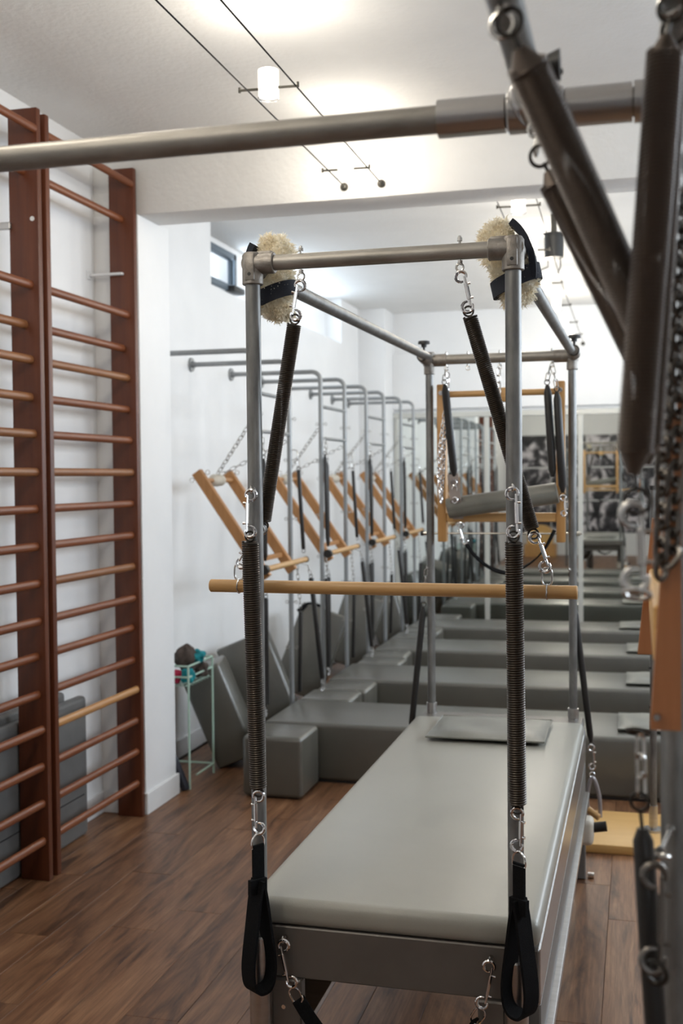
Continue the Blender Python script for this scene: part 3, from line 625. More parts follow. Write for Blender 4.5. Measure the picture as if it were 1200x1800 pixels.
sleeved_spring('black sleeved spring hanging at the rear left beside the bright chain', 'sleeved springs on the rear crossbar', (-0.783, 4.69, 2.075), (-0.745, 4.69, 1.690), 0.0165, hook_t=(-0.786, 4.73, 2.140))
sleeved_spring('black sleeved spring hanging at the rear right, left one of two', 'sleeved springs on the rear crossbar', (-0.358, 4.68, 2.060), (-0.336, 4.66, 1.685), 0.0165, hook_t=(-0.350, 4.73, 2.140))
sleeved_spring('black sleeved spring hanging at the rear right with a bright snap hook below', 'sleeved springs on the rear crossbar', (-0.318, 4.66, 2.030), (-0.296, 4.66, 1.622), 0.0165, hook_t=(-0.340, 4.72, 2.140), hook_b=(-0.291, 4.66, 1.525))
pr = thing('padded_roll', 'grey padded cylinder lying aslant on the push-through frame cross rail', 'roll', (-0.55, 4.70, 1.53))
MB().tube([(-0.775, 4.70, 1.556), (-0.770, 4.70, 1.557), (-0.325, 4.70, 1.618), (-0.320, 4.70, 1.619)], [0.040, 0.0435, 0.0435, 0.040], 24).build('padding', VINYLP, pr)
MB().ribbon([(-0.752, 4.688, 1.700), (-0.745, 4.675, 1.65), (-0.735, 4.655, 1.595), (-0.732, 4.70, 1.512)], 0.045, 0.004, (1, 0, 0)).build('hanging_strap', TAUPE, pr)
MB().ring((-0.744, 4.672, 1.665), (0, 1, 0), 0.012, 0.0024, 16, 6).link((-0.741, 4.668, 1.628), (0, 0, 1), (0, 1, 0), 0.045, 0.02, 0.0024, 6).ring((-0.738, 4.655, 1.592), (0.3, 1, 0), 0.012, 0.003, 16, 6).build('quick_link', CHROME, pr)
sl = thing('sling_strap', 'black sling strap drooping in a curve below the push-through frame', 'strap', (-0.55, 4.71, 1.28))
snap_mb((-0.728, 4.715, 1.495), (-0.702, 4.712, 1.405), (1, 0, 0)).build('snap_hook', CHROME, sl)
MB().ribbon(smooth_path([(-0.700, 4.71, 1.405), (-0.65, 4.70, 1.345), (-0.585, 4.69, 1.302), (-0.51, 4.69, 1.288), (-0.43, 4.69, 1.330), (-0.375, 4.70, 1.385), (-0.333, 4.71, 1.465)], 6), [0.016]*12+[0.022]*8+[0.030]*10+[0.036]*7, 0.006, (0.35, 0.8, 0.35)).build('webbing', WEB, sl)
sleeved_spring('black sleeved spring slanting down outside the left rear post', 'sleeved springs on the rear posts', (-0.896, 4.77, 1.128), (-0.948, 4.74, 0.600), 0.0135, hook_t=(-0.880, 4.76, 1.290))
sleeved_spring('black sleeved spring slanting down outside the right rear post', 'sleeved springs on the rear posts', (-0.258, 4.80, 1.136), (-0.192, 4.80, 0.570), 0.0135, hook_t=(-0.272, 4.76, 1.290), hook_b=(-0.187, 4.80, 0.455))
sh = thing('stirrup_handle', 'grey bow handle with wooden grip hanging by the right rear leg', 'handle', (-0.183, 4.80, 0.24))
MB().tube(smooth_path([(-0.205, 4.80, 0.262), (-0.208, 4.80, 0.33), (-0.200, 4.80, 0.39), (-0.186, 4.80, 0.42), (-0.170, 4.80, 0.39), (-0.157, 4.80, 0.33), (-0.155, 4.80, 0.255)], 5), 0.0085, 10).build('bow', mat('pale_bow', (0.36, 0.33, 0.33), 0.35, 0.4), sh)
MB().cyl((-0.205, 4.80, 0.285), (-0.158, 4.78, 0.258), 0.014, None, 14).build('grip', BEECH, sh)
MB().ring((-0.187, 4.80, 0.432), (0, 1, 0), 0.011, 0.0024, 14, 6).build('ring', CHROME, sh)
ro = thing('padded_footbar', 'cream padded roller with black end knob beside the table lower beam', 'roller', (-0.2, 4.55, 0.22))
MB().box((-0.33, 4.50, 0.222), (-0.172, 4.60, 0.325), 0.02, 3).build('padding', CREAM, ro)
MB().cyl((-0.18, 4.55, 0.285), (-0.122, 4.55, 0.295), 0.020, None, 18).build('end_knob', BLACKRUB, ro)
MB().box((-0.32, 4.53, 0.0), (-0.29, 4.57, 0.23), 0.003, 1).build('support', FRAMEG, ro)

# ================================================================ WALL BARS
RZ = [3.145, 2.975, 2.503, 2.340, 2.193, 2.037, 1.884, 1.725, 1.570, 1.413, 1.258, 1.100, 0.950, 0.790, 0.643, 0.486, 0.330, 0.170]
RX = [-2.412, -2.467, -2.438, -2.467, -2.443, -2.447, -2.435, -2.428, -2.433, -2.433, -2.430, -2.428, -2.441, -2.438, -2.420, -2.424, -2.424, -2.424]
def wall_bars(label, ya, yb, kinds, zt):
    t = thing('wall_bars', label, 'wall bars', (-2.465, (ya+yb)/2, 0), 'mahogany wall bar bays')
    for y0 in (ya, yb-0.034):
        u = MB().box((-2.533, y0, 0), (-2.398, y0+0.034, zt), 0.005, 2).build('upright', MAHOG, t)
    for i, (z, x) in enumerate(zip(RZ, RX)):
        pts = [(x, ya+0.030, z), (x, yb-0.030, z)]; m = MB()
        # slightly oval rung
        sg = 14; vs = []; fs = []
        for y in (ya+0.028, yb-0.028):
            for j in range(sg): a = 2*PI*j/sg; vs.append((x+0.0145*math.cos(a), y, z+0.0185*math.sin(a)))
        for j in range(sg): fs.append((j, j+sg, (j+1) % sg+sg, (j+1) % sg))
        m.add(vs, fs); m.build('rung', (RUNG, RUNG2, RUNG3)[kinds[i]], t)
    for y0 in (ya-0.001, yb-0.0332):
        MB().cyl((-2.50, y0, 0.085), (-2.50, y0+0.002, 0.085), 0.007).cyl((-2.43, y0, 0.085), (-2.43, y0+0.002, 0.085), 0.007).build('screw', CHROME, t)
    return t
t = wall_bars('mahogany wall bars bay between the doubled upright and the white pillar', 4.288, 5.172, [0,0,0,0,1,0,0,1,0,0,1,0,0,0,2,0,0,0], 3.225)
MB().box((-2.64, 5.115, 2.70), (-2.455, 5.138, 2.712), 0.002, 1).box((-2.64, 5.10, 2.685), (-2.632, 5.14, 2.727), 0.002, 1).build('wall_bracket', TRIM, t)
t = wall_bars('mahogany wall bars bay nearest the camera, cut by the left frame edge', 3.366, 4.252, [0,0,0,1,1,1,1,1,0,0,0,0,0,0,0,0,0,0], 3.232)
MB().box((-2.64, 4.20, 2.735), (-2.52, 4.225, 2.765), 0.004, 1).build('wall_bracket', ALU, t)
MB().cyl((-2.425, 4.216, 2.775), (-2.425, 4.219, 2.775), 0.010).build('screw', TRIM, t)
# mats kept behind the bars
t = thing('exercise_mat', 'dark grey padded mat standing behind the wall bars, front one', 'mat', (-2.56, 4.0, 0), 'grey mats behind the wall bars')
MB().box((-2.592, 3.1, 0.002), (-2.54, 4.845, 0.665), 0.02, 4).build('pad', MATGREY, t)
for z in (0.2, 0.43): MB().box((-2.5395, 3.15, z), (-2.5375, 4.80, z+0.004)).build('seam', BLACKRUB, t)
t = thing('exercise_mat', 'dark grey padded mat against the wall behind the front grey mat', 'mat', (-2.61, 3.9, 0), 'grey mats behind the wall bars')
MB().box((-2.638, 3.0, 0.112), (-2.594, 4.74, 0.70), 0.02, 4).build('pad', MATGREY, t)
MB().box((-2.638, 4.70, 0.40), (-2.60, 4.742, 0.43), 0.003, 1).build('tab', BLACKRUB, t)

# ================================================================ MAT BENCHES AND BLOCKS
ords = ['nearest', 'second nearest', 'third', 'farthest']
ZB = 0.33
for i in range(4):
    y0 = 5.94+1.36*i
    t = thing('mat_bench', '%s long grey vinyl mat bench across the room' % ords[i], 'bench', (-0.8, y0+0.33, 0), 'long grey mat benches')
    MB().box((-2.035, y0+0.018, 0.012), (0.55, y0+0.655, ZB), 0.025, 4).build('body', VINYL, t)
    MB().box((-2.0, y0+0.03, 0.0), (0.52, y0+0.62, 0.014)).build('base', BLACKRUB, t)
    pl = pillow('grey pillow on the %s mat bench' % ords[i], (-0.105, -0.075, -0.085, -0.16)[i], 0.25, y0+0.14, y0+0.56, ZB, 0.035, 'pillows on the mat benches')
bl = None
blk = [(5.585, 'grey vinyl block in front of the nearest mat bench'), (6.605, 'grey vinyl block touching the back of the nearest mat bench'), (6.95, 'grey vinyl block touching the front of the second nearest mat bench'),
       (7.965, 'grey vinyl block touching the back of the second nearest mat bench'), (8.31, 'grey vinyl block touching the front of the third mat bench'),
       (9.325, 'grey vinyl block touching the back of the third mat bench'), (9.67, 'grey vinyl block touching the front of the farthest mat bench'), (10.69, 'grey vinyl block between the farthest mat bench and the mirror')]
for k, (y, lab) in enumerate(blk):
    xr = -1.70 if k != 1 else -1.72
    if bl is None:
        bl = thing('mat_block', lab, 'block', (-1.865, y+0.17, 0), 'grey vinyl blocks by the benches')
        MB().box((-2.03, y, 0.008), (-1.70, y+0.335, ZB), 0.025, 4).build('body', VINYL, bl)
        MB().box((-2.0, y+0.03, 0.0), (-1.73, y+0.30, 0.01)).build('base', BLACKRUB, bl)
    else: dup(bl, (-1.865-(0.0, 0, -0.02, -0.02, 0.01, 0.01, -0.01, -0.02, 0)[k], y+0.17, 0), lab)

# ================================================================ WALL TOWERS
def towers():
    tn = ['nearest', 'second', 'third', 'farthest']; xp, zt, rr = -2.06, 2.403, 0.0150; XW = -2.70
    for i, (yn, yf) in enumerate(((5.95, 6.58), (7.29, 7.93), (8.60, 9.23), (9.93, 10.52))):
        c = tn[i]
        t = thing('wall_tower', '%s silver tube tower fixed to the left wall' % c, 'exercise tower', (xp, (yn+yf)/2, 0), 'silver wall towers along the left wall')
        for y in (yn, yf):
            pts = [(xp, y, 0.0), (xp, y, 1.2), (xp, y, zt-0.06)]+[(xp-0.06*(1-math.cos(a)), y, zt-0.06+0.06*math.sin(a)) for a in (0.3, 0.6, 0.9, 1.2, PI/2)]+[(XW+0.012, y, zt)]
            MB().tube(pts, rr, 12).build('tube', TOWER, t)
            MB().cyl((XW, y, zt), (XW+0.012, y, zt), 0.045, 0.043, 18).cyl((XW+0.012, y, zt), (XW+0.03, y, zt), 0.021, 0.019, 14).build('flange', TOWER, t)
            for z in (2.05, 1.80, 1.44, 1.16, 0.93, 0.65):
                MB().ring((xp-0.026, y, z), (0, 1, 0), 0.009, 0.0022, 10, 5).cyl((xp-0.017, y, z), (xp+0.026, y, z), 0.0028, None, 6).ring((xp+0.034, y, z), (0, 1, 0), 0.009, 0.0022, 10, 5).build('eye_bolt', ZINC, t)
        for z in (2.170, 1.957): MB().cyl((xp, yn, z), (xp, yf, z), 0.0115, None, 10).build('rung', TOWER, t)
        MB().tube(smooth_path([(xp, yf, 1.855), (xp+0.032, yf-0.01, 1.862), (xp+0.058, yf-0.028, 1.85), (xp+0.062, yf-0.03, 1.795)], 4), 0.003, 6).build('hook_arm', ZINC, t)
        # wooden push through frame leaning from the tubes to the wall
        f = thing('push_through_bar', 'wooden push-through frame slanting on the %s wall tower' % c, 'exercise bar', (xp-0.15, (yn+yf)/2, 1.15), 'wooden frames on the wall towers')
        A = V((-2.032, 0, 1.135)); B = V((-2.440, 0, 1.730)); dd = (B-A).normalized(); rot = Matrix(((dd.z, 0, dd.x), (0, 1, 0), (-dd.x, 0, dd.z))); Lr = (B-A).length
        for y in (yn+0.07, yf-0.07):
            MB().box((A.x-0.030, y-0.020, A.z-0.01), (A.x+0.030, y+0.020, A.z+Lr), 0.003, 1, rot, (A.x, y, A.z)).build('side_rail', BEECHV2, f)
            p = B-dd*0.03; MB().ring((p.x+0.048, y, p.z+0.022), (0, 1, 0), 0.013, 0.0022, 12, 5).ring((p.x-0.048, y, p.z-0.022), (0, 1, 0), 0.013, 0.0022, 12, 5).cyl((p.x-0.036, y, p.z-0.016), (p.x+0.036, y, p.z+0.016), 0.003, None, 6).build('eye_bolt', ZINC, f)
        p = B-dd*0.06; MB().cyl((p.x, yn+0.08, p.z), (p.x, yf-0.08, p.z), 0.015, None, 12).build('top_dowel', BEECHV2, f)
        MB().tube([(p.x, (yn+yf)/2-0.10+k*0.016, p.z) for k in range(11)], [0.017]+[0.030+0.008*math.sin(k*1.9) for k in range(9)]+[0.017], 10).build('padding_wrap', CREAM, f)
        p = A+dd*0.11; MB().box((p.x-0.013, yn+0.09, p.z-0.013), (p.x+0.013, yf-0.09, p.z+0.013), 0.002, 1).build('cross_rail', BEECHV2, f)
        dz = 1.178; dxx = -2.020
        MB().cyl((dxx, yn+0.02, dz), (dxx, yf+0.19, dz), 0.0175, None, 14).build('foot_dowel', BEECH, f)
        for y0, y1, r0 in ((yn-0.01, yn+0.03, 0.028), (yf+0.185, yf+0.20, 0.020)): MB().cyl((dxx, y0, dz), (dxx, y1, dz), r0, None, 12).build('end_cap', BLACKRUB, f)
        q = B-dd*0.06; ym = (yn+yf)/2
        chain('thin chain from the %s tower near tube to its wooden frame' % c, [(xp-0.02, yn+0.01, 2.02), (q.x, ym-0.02, q.z+0.03)], 0.036, 0.021, 0.0028, ZINC, 'chains holding the tower frames', False)
        chain('thin chain from the %s tower far tube to its wooden frame' % c, [(xp-0.02, yf-0.01, 1.915), (q.x, ym+0.03, q.z+0.03)], 0.036, 0.019, 0.0024, ZINC, 'chains holding the tower frames', False)
        g = 'black springs on the wall towers'
        sleeved_spring('upper black spring beside the near tube of the %s tower' % c, g, (xp+0.030, yn-0.01, 1.845), (xp+0.037, yn+0.0, 1.255), 0.0120, hook_t=(xp+0.03, yn, 1.957))
        sleeved_spring('upper black spring behind the near tube of the %s tower' % c, g, (xp+0.010, yn+0.11, 1.80), (xp+0.012, yn+0.11, 1.22), 0.0135, hook_t=(xp+0.005, yn+0.10, 1.957))
        sleeved_spring('slim black spring on the arm beyond the far tube of the %s tower' % c, g, (xp+0.066, yf-0.03, 1.738), (xp+0.092, yf-0.03, 1.257), 0.0122, hook_t=(xp+0.062, yf-0.03, 1.80), taper=False, hook_b=(xp+0.092, yf-0.03, 1.225))
        sleeved_spring('lower black spring beside the near tube of the %s tower' % c, g, (xp+0.032, yn-0.01, 1.01), (xp+0.042, yn-0.02, 0.42), 0.0135, hook_t=(xp+0.032, yn, 1.16), hook_b=(xp+0.047, yn-0.02, 0.36), taper=False)
        sleeved_spring('lower black spring behind the near tube of the %s tower' % c, g, (xp+0.02, yn+0.09, 1.01), (xp+0.01, yn+0.12, 0.40), 0.0135, hook_t=(xp+0.01, yn+0.04, 1.16), taper=False)
        sleeved_spring('lower black spring beside the far tube of the %s tower' % c, g, (xp+0.054, yf+0.02, 0.87), (xp+0.037, yf+0.04, 0.37), 0.0135, hook_t=(xp+0.036, yf+0.01, 1.16), taper=False)
        sleeved_spring('lower slanting black spring beyond the far tube of the %s tower' % c, g, (xp+0.10, yf+0.10, 1.07), (xp+0.155, yf+0.14, 0.44), 0.0160, hook_t=(xp+0.085, yf+0.08, 1.15), hook_b=(xp+0.155, yf+0.14, 0.36), taper=False)
        MB().tube([(xp, yf, 1.16), (xp+0.05, yf+0.05, 1.165), (xp+0.085, yf+0.08, 1.15)], 0.003, 6).build('hook_arm', ZINC, t)
towers()
# leaning foam blocks between the towers and the wall
def leaner(label, c, sx, sy, sz, rx, ry, rz, name='leaning_block'):
    R = Matrix.Rotation(rz, 3, 'Z') @ Matrix.Rotation(ry, 3, 'Y') @ Matrix.Rotation(rx, 3, 'X'); m = MB(); c = V(c)
    m.box(c-V((sx, sy, sz))/2, c+V((sx, sy, sz))/2, 0.02, 3, R)
    mz = min(p.z for p in m.v); m.v = [p-V((0, 0, mz-0.002)) for p in m.v]
    t = thing(name, label, 'cushion', (c.x, c.y, 0), 'grey foam blocks leaning by the left wall')
    m.build('body', VINYL, t)
    b = MB().box(c+V((-sx/2+0.03, -sy/2-0.002, -sz/2+0.03)), c+V((sx/2-0.03, -sy/2+0.004, sz/2-0.03)), 0.0, 1, R, c); b.v = [p-V((0, 0, mz-0.002)) for p in b.v]
    return t
leaner('grey foam block leaning on the wall behind the mint basket stand', (-2.40, 6.26, 0.3), 0.24, 0.34, 0.58, 0, math.radians(-22), math.radians(14))
leaner('grey foam block tilted behind the nearest tower left of the mat bench', (-2.36, 6.86, 0.4), 0.34, 0.28, 0.62, math.radians(-8), math.radians(-22), math.radians(16))
leaner('grey foam block leaning behind the second wall tower', (-2.38, 8.10, 0.4), 0.36, 0.28, 0.66, math.radians(-10), math.radians(20), math.radians(10))
leaner('grey foam block leaning behind the third wall tower', (-2.38, 9.45, 0.4), 0.36, 0.28, 0.62, math.radians(-10), math.radians(18), math.radians(10))
leaner('grey foam block leaning behind the farthest wall tower', (-2.38, 10.72, 0.4), 0.30, 0.24, 0.60, math.radians(-8), math.radians(-18), math.radians(10))
t = thing('strap_bundle', 'black strap bundle lying on top of the block behind the second tower', 'strap', (-2.36, 8.0, 0.68))
MB().tube(smooth_path([(-2.44, 7.98, 0.70), (-2.38, 8.04, 0.745), (-2.30, 8.08, 0.72), (-2.34, 8.12, 0.70), (-2.42, 8.06, 0.71)], 5), 0.020, 8).build('webbing', WEB, t)

# ================================================================ BASKET STAND WITH CLOTHES
t = thing('basket_stand', 'mint green wire basket stand in the corner behind the pillar', 'stand', (-2.48, 5.85, 0))
bx0, bx1, by0, by1 = -2.605, -2.362, 5.665, 6.02
for x in (bx0, bx1):
    for y in (by0, by1): MB().cyl((x, y, 0), (x, y, 0.675), 0.0065, None, 8).build('leg', MINT, t)
for z in (0.672, 0.612): MB().tube([(bx0, by0, z), (bx1, by0, z), (bx1, by1, z), (bx0, by1, z)], 0.006, 8, closed=True).build('top_rim' if z > 0.65 else 'lower_rim', MINT, t)
MB().tube([(bx0, by0, 0.055), (bx0, by1, 0.055), (bx1, by1, 0.055)], 0.006, 8).cyl((bx1, by1, 0.055), (bx1, by0+0.10, 0.055), 0.006, None, 8).build('foot_rail', MINT, t)
wm = MB()
for k in range(8): y = by0+(by1-by0)*(k+0.5)/8; wm.cyl((bx0, y, 0.560), (bx1, y, 0.560), 0.0025, None, 6)
for k in range(6): x = bx0+(bx1-bx0)*(k+0.5)/6; wm.cyl((x, by0, 0.563), (x, by1, 0.563), 0.0025, None, 6)
for x, y in ((bx0, by0), (bx1, by0), (bx1, by1), (bx0, by1)): wm.cyl((x, y, 0.56), (x, y, 0.612), 0.003, None, 6)
wm.build('wire_floor', MINT, t)
def crumple(name, label, c, r_, m, seed, sq=(1, 1, 1)):
    rnd = random.Random(seed); ph = [rnd.uniform(0, 6.28) for _ in range(9)]; mb = MB(); NU, NV = 26, 16; vs = []; fs = []
    for i in range(NV+1):
        th = PI*i/NV
        for j in range(NU):
            a = 2*PI*j/NU; k = 1+0.20*math.sin(3*a+ph[0]+2*th)*math.sin(th)+0.14*math.sin(5*a+ph[1]-3*th)*math.sin(th)+0.12*math.sin(4*th+ph[2])
            vs.append((c[0]+r_*k*sq[0]*math.sin(th)*math.cos(a), c[1]+r_*k*sq[1]*math.sin(th)*math.sin(a), c[2]+r_*k*sq[2]*math.cos(th)))
    for i in range(NV):
        for j in range(NU): fs.append((i*NU+j, (i+1)*NU+j, (i+1)*NU+(j+1) % NU, i*NU+(j+1) % NU))
    mb.add(vs, fs); return tag(mb.build(name, m, None, 70), label, 'cloth', 'crumpled cloths in the mint basket')
crumple('folded_cloth', 'brown crumpled cloth peaking out of the mint basket', (-2.425, 5.80, 0.690), 0.060, BROWNC, 3, (1, 1.1, 1.35))
crumple('folded_cloth', 'teal crumpled cloth on top of the mint basket rim', (-2.378, 5.83, 0.705), 0.042, TEAL, 4, (1, 1.2, 0.9))
crumple('folded_cloth', 'teal crumpled cloth low at the front of the mint basket', (-2.388, 5.715, 0.612), 0.038, TEAL, 5)
crumple('folded_cloth', 'small red crumpled cloth at the front of the mint basket', (-2.455, 5.715, 0.608), 0.036, REDC, 6)
crumple('folded_cloth', 'small grey-brown cloth at the right of the mint basket', (-2.385, 5.90, 0.620), 0.042, BROWNC, 7)
t = thing('umbrella', 'slim dark navy folded umbrella leaning by the mint basket', 'umbrella', (-2.40, 5.64, 0))
MB().tube([(-2.375, 5.640, 0.004), (-2.385, 5.640, 0.03), (-2.44, 5.640, 0.16), (-2.52, 5.640, 0.33), (-2.575, 5.640, 0.46)], [0.020, 0.026, 0.024, 0.018, 0.009], 10).build('folded_cover', NAVY, t)
MB().tube([(-2.575, 5.640, 0.46), (-2.60, 5.640, 0.52), (-2.612, 5.640, 0.56)], 0.008, 8).build('handle', BLACKPL, t)

# ================================================================ POLE STAND ON A PLYWOOD BASE
t = thing('pole_stand', 'steel pole standing on a pale plywood base right of the table', 'exercise stand', (0.1, 5.36, 0))
MB().box((-0.235, 5.10, 0.0), (0.75, 5.63, 0.042), 0.008, 2).build('plywood_base', PLY, t)
MB().cyl((0.067, 5.36, 0.05), (0.067, 5.36, 1.62), 0.0155, None, 16).build('pole', PIPE, t)
MB().cyl((0.067, 5.36, 0.042), (0.067, 5.36, 0.052), 0.048, None, 20).cyl((0.067, 5.36, 0.052), (0.067, 5.36, 0.16), 0.020, None, 16).build('foot_flange', ALU, t)
MB().cyl((0.067, 5.36, 1.62), (0.067, 5.36, 1.64), 0.018, None, 16).build('top_cap', BLACKPL, t)
MB().cyl((0.050, 5.345, 0.80), (0.084, 5.375, 0.80), 0.005).cyl((0.05, 5.345, 0.62), (0.084, 5.375, 0.62), 0.005).build('peg', BLACKPL, t)

# ================================================================ FOREGROUND FRAME
fg = thing('pipe_frame', 'blurred galvanised pipe frame close to the camera with satin sleeves', 'exercise frame', (-0.55, 0.6, 0))
FZ, FY, FR = 2.160, 1.48, 0.0185
MB().cyl((-1.28, FY, FZ), (0.046, FY, FZ), FR*0.98, None, 24).build('crossbar', PIPEX, fg)
for a, b, rr in ((-0.253, -0.165, 0.0245), (-0.088, -0.006, 0.0245), (-0.004, 0.075, 0.0262)):
    MB().cyl((a, FY, FZ), (b, FY, FZ), rr, None, 24).build('sleeve', ALU, fg)
MB().tube([(-0.163, FY, FZ), (-0.16, FY, FZ), (-0.092, FY, FZ), (-0.089, FY, FZ)], [0.024, 0.0275, 0.0275, 0.024], 24).tube([(-0.127, FY-0.075, FZ), (-0.127, FY-0.07, FZ), (-0.127, FY, FZ)], [0.023, 0.0265, 0.0265], 24).build('tee_fitting', ALU, fg)
MB().cyl((-0.127, -0.9, FZ), (-0.127, FY-0.03, FZ), FR, None, 24).build('overhead_rail', PIPE, fg)
MB().cyl((-0.127, FY-0.045, FZ+0.0), (-0.088, FY-0.135, FZ-0.0), 0.005).cyl((-0.100, 1.335, FZ+0.004), (-0.086, 1.335, FZ+0.004), 0.013, 0.018, 16).build('thumb_knob', BLACKPL, fg)
MB().cyl((0.048, FY, 0.0), (0.048, FY, FZ+0.03), 0.0205, None, 24).build('post', PIPE, fg)
MB().cyl((-1.28, FY, 0.0), (-1.28, FY, FZ+0.03), 0.0205, None, 24).build('post', PIPE, fg)
for y in (-0.9,):
    MB().cyl((-1.28, y, FZ), (0.40, y, FZ), FR, None, 16).build('crossbar', PIPEX, fg)
    for x in (-1.28, 0.40): MB().cyl((x, y, 0), (x, y, FZ+0.03), 0.0205, None, 16).build('post', PIPE, fg)
MB().tube([(0.048, FY, 2.12), (0.048, FY, 2.198), (0.048, FY, 2.205)], [0.0275, 0.0275, 0.022], 24).build('corner_fitting', CAST, fg)
eyebolt_mb((-0.125, 1.095, 2.122), (0, 0.1, 1), (0.25, 1, 0), 0.05, 0.012).build('eye_bolt', ZINC, fg)
eyebolt_mb((-0.122, 1.43, 2.122), (0, 0.6, 1), (0.3, 1, 0), 0.03, 0.010).build('eye_bolt', ZINC, fg)
eyebolt_mb((0.022, FY-0.02, 1.790), (1, 0.4, 0), (0, 0, 1), 0.03, 0.010).build('eye_bolt', ZINC, fg)
eyebolt_mb((0.030, 1.16, 2.150), (0, 0.2, 1), (0.3, 1, 0), 0.03, 0.010).build('eye_bolt', ZINC, fg)
eyebolt_mb((0.022, FY-0.16, 1.255), (0.15, 1, 0), (0, 0.2, 1), 0.10, 0.012).build('eye_bolt', ZINC, fg)
MB().cyl((0.030, 0.9, FZ+0.006), (0.048, FY, FZ), FR, None, 20).build('side_rail', PIPE, fg)
g = 'blurred springs close to the camera'
def big_spring(label, eye, top, bot, R, pitch=0.0039, low=None, mid=None):
    t = thing('coil_spring', label, 'spring', top, g); T = V(top); B = V(bot); ax = (B-T).normalized()
    MB().helix(T, B, R, 0.00185, pitch, 16, 5, mid).build('coil', SPRINGF, t, 60)
    k = MB(); k.tube([T-ax*0.016, T+ax*0.004], [R*0.35, R*1.0], 14); k.build('end_cone', SPRINGF, t)
    k = MB(); k.tube([B-ax*0.004, B+ax*0.022], [R*1.0, R*0.35], 14); k.build('end_cone', SPRINGF, t)
    E = V(eye); rn = (E-T); k = MB(); k.cyl(T-ax*0.01, E-(E-T).normalized()*0.010, 0.0024, None, 8); k.ring(E, (0.2, 1, 0.1), 0.0125, 0.0024, 20, 6); k.build('end_loop', DARKWIRE, t)
    if low is not None:
        Lw = V(low); k = MB(); k.cyl(B+ax*0.01, Lw-(Lw-B).normalized()*0.010, 0.0024, None, 8); k.ring(Lw, (0.2, 1, 0), 0.0125, 0.0024, 20, 6); k.build('end_loop', DARKWIRE, t)
    return t
big_spring('thick blurred spring from the overhead rail slanting down to the right', (-0.118, 1.090, 2.122), (-0.103, 1.10, 2.085), (0.006, 1.25, 1.848), 0.0185, low=(0.018, 1.30, 1.80))
t2 = big_spring('thinner blurred spring hooked by a small link under the tee fitting', (-0.113, 1.38, 2.074), (-0.097, 1.38, 2.040), (0.006, 1.40, 1.820), 0.0165, low=(0.02, 1.43, 1.785))
MB().link((-0.118, 1.405, 2.098), (-0.1, -0.6, -0.9), (1, 0, 0.2), 0.042, 0.014, 0.0022, 6).build('quick_link', ZINC, t2)
t3 = big_spring('blurred spring hanging upright at the right, ending in a snap hook', (0.032, 1.150, 2.142), (0.026, 1.150, 2.100), (-0.003, 1.150, 1.712), 0.0165, low=(-0.001, 1.150, 1.664))
snap_mb((-0.005, 1.15, 1.662), (-0.002, 1.148, 1.575), (-1, 0, 0)).build('snap_hook', ZINC, t3)
MB().ring((-0.001, 1.148, 1.572), (0.1, 0.5, 1), 0.013, 0.0026, 20, 6).build('ring', ZINC, t3)
big_spring('blurred spring hanging right behind the upright one, beside the chain', (0.036, 1.21, 2.142), (0.033, 1.205, 2.105), (0.009, 1.205, 1.722), 0.0150)
chain('heavy dark chain doubled along the right post above the wooden frame', [(0.042, 1.32, 2.12), (0.036, 1.31, 1.90), (0.0265, 1.30, 1.72), (0.0245, 1.295, 1.585), (0.036, 1.295, 1.60), (0.0435, 1.30, 1.75), (0.047, 1.31, 2.0)], 0.0185, 0.016, 0.0034, DARKCH)
wf_ = thing('push_through_bar', 'orange beechwood push-through frame at the right edge close to the camera', 'exercise bar', (0.03, 1.58, 1.4))
def tapered(x0, x1, y0, y1, z0, xt, z1):
    return MB().add([(x0, y0, z0), (x1, y0, z0), (x1, y1, z0), (x0, y1, z0), (xt, y0, z1), (x1, y0, z1), (x1, y1, z1), (xt, y1, z1)], [(0,3,2,1), (4,5,6,7), (0,1,5,4), (1,2,6,5), (2,3,7,6), (3,0,4,7)])
tapered(0.0130, 0.0465, 1.30, 1.335, 1.404, 0.0375, 1.78).build('side_rail', ORANGEW, wf_)
tapered(-0.001, 0.036, 1.86, 1.895, 1.402, 0.022, 1.62).build('side_rail', ORANGEW, wf_)
MB().box((0.0165, 1.335, 1.475), (0.040, 1.86, 1.540), 0.003, 1).build('cross_rail', PLY, wf_)
MB().cyl((0.02, 1.29, 1.42), (0.048, 1.47, 1.42), 0.004, None, 8).build('pivot_bolt', STEELROD, wf_)
# chain, ring and sleeved spring low at the right
chain('short bright chain hanging from the ring below the orange wooden frame', [(0.002, 1.30, 1.395), (0.0035, 1.30, 1.33)], 0.0165, 0.0125, 0.0021, ZINC)
t = thing('hanging_ring', 'dark steel ring under the orange wooden frame at the right', 'ring', (0.0, 1.30, 1.40))
MB().ring((0.0, 1.30, 1.401), (0.15, 0.45, 1), 0.0125, 0.0022, 20, 6).cyl((0.012, 1.302, 1.400), (0.045, 1.46, 1.396), 0.003, None, 8).build('ring', DARKWIRE, t)
t = thing('sleeved_spring', 'black rubber sleeved spring low at the right by the near post', 'spring', (0.004, 1.30, 1.28))
MB().tube([(0.0045, 1.30, 1.292), (0.0052, 1.30, 1.278), (0.012, 1.29, 1.17), (0.024, 1.28, 1.0)], [0.006, 0.0115, 0.0122, 0.0122], 16).build('sleeve', BLACKRUB, t)
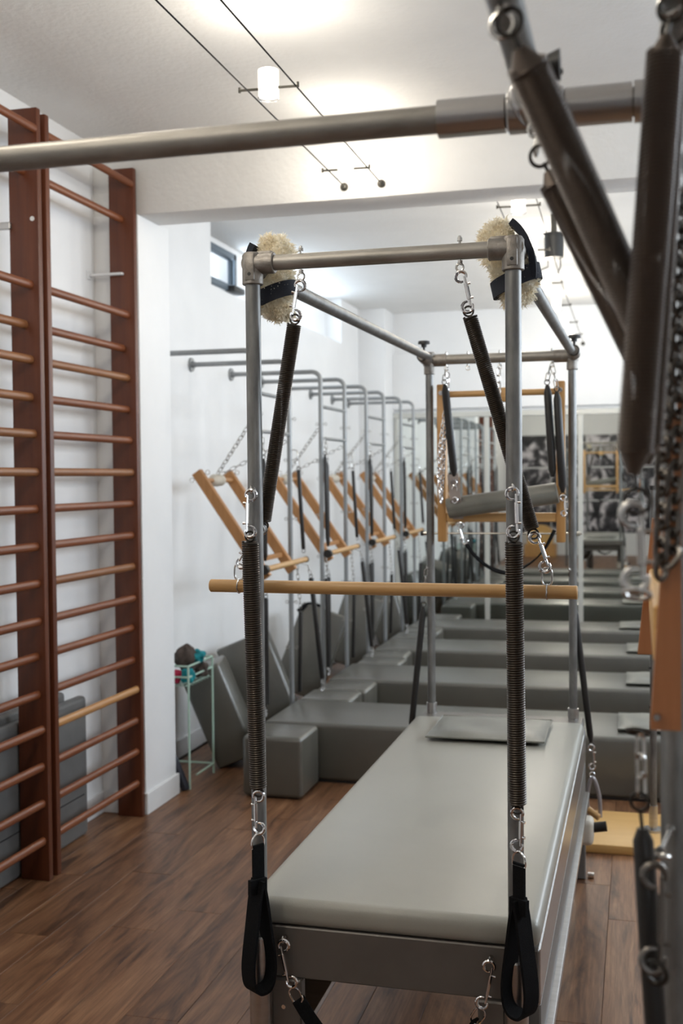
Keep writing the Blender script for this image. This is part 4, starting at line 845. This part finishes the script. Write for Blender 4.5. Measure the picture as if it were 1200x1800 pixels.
MB().ring((0.0015, 1.30, 1.322), (0.2, 1, 0), 0.010, 0.002, 18, 6).cyl((0.002, 1.30, 1.313), (0.0045, 1.30, 1.288), 0.002, None, 8).build('wire_loop', DARKWIRE, t)
t = thing('snap_link', 'blurred steel snap hook hanging on the near right post low down', 'hook', (0.015, 1.25, 1.15))
snap_mb((0.0175, 1.27, 1.262), (0.0155, 1.25, 1.150), (-1, 0, 0)).build('snap_hook', DARKCH, t)
MB().ring((0.0185, 1.25, 1.150), (0.5, 1, 0), 0.012, 0.003, 18, 6).build('ring', DARKWIRE, t)

# ================================================================ BACK OF THE ROOM, SEEN IN THE MIRROR
pn = ['top', 'middle', 'bottom']; cn = ['first', 'second', 'third', 'fourth', 'fifth']
pframe = None
for j in range(3):
    for i in range(4):
        x = -2.16+i*0.74; z = 2.21-j*0.70; lab = 'black and white photo print, %s row, %s from the mirror image left' % (pn[j], cn[i])
        if pframe is None:
            pframe = thing('photo_print', lab, 'picture', (x, YB+0.002, z-0.33), 'black and white prints on the back wall')
            MB().box((x-0.355, YB+0.008, z-0.33), (x+0.355, YB+0.014, z+0.33), 0.002, 1).build('print', PHOTO, pframe)
            MB().box((x-0.36, YB+0.002, z-0.335), (x+0.36, YB+0.008, z+0.335), 0.001, 1).build('backing_board', BLACKPL, pframe)
        else: dup(pframe, (x, YB+0.002, z-0.33), lab)
t = thing('ladder_barrel', 'wooden arched barrel on a beech box by the back wall, seen in the mirror', 'exercise barrel', (-1.95, -1.15, 0))
MB().box((-2.3, -1.4, 0.0), (-1.65, -0.95, 0.26), 0.006, 1).build('box', BEECHV, t)
b = MB(); ar = [(-1.98+0.26*math.cos(a), 0.46+0.2*math.sin(a)) for a in [PI*k/14 for k in range(15)]]+[(-2.24, 0.26), (-1.72, 0.26)]
vs = [(x, -1.38, z) for x, z in ar]+[(x, -0.98, z) for x, z in ar]; k = len(ar)
b.add(vs, [tuple(range(k))[::-1], tuple(range(k, 2*k))]+[(i, (i+1) % k, (i+1) % k+k, i+k) for i in range(k)]); o = b.build('arch', PLY, t, 30); fix_normals(o)
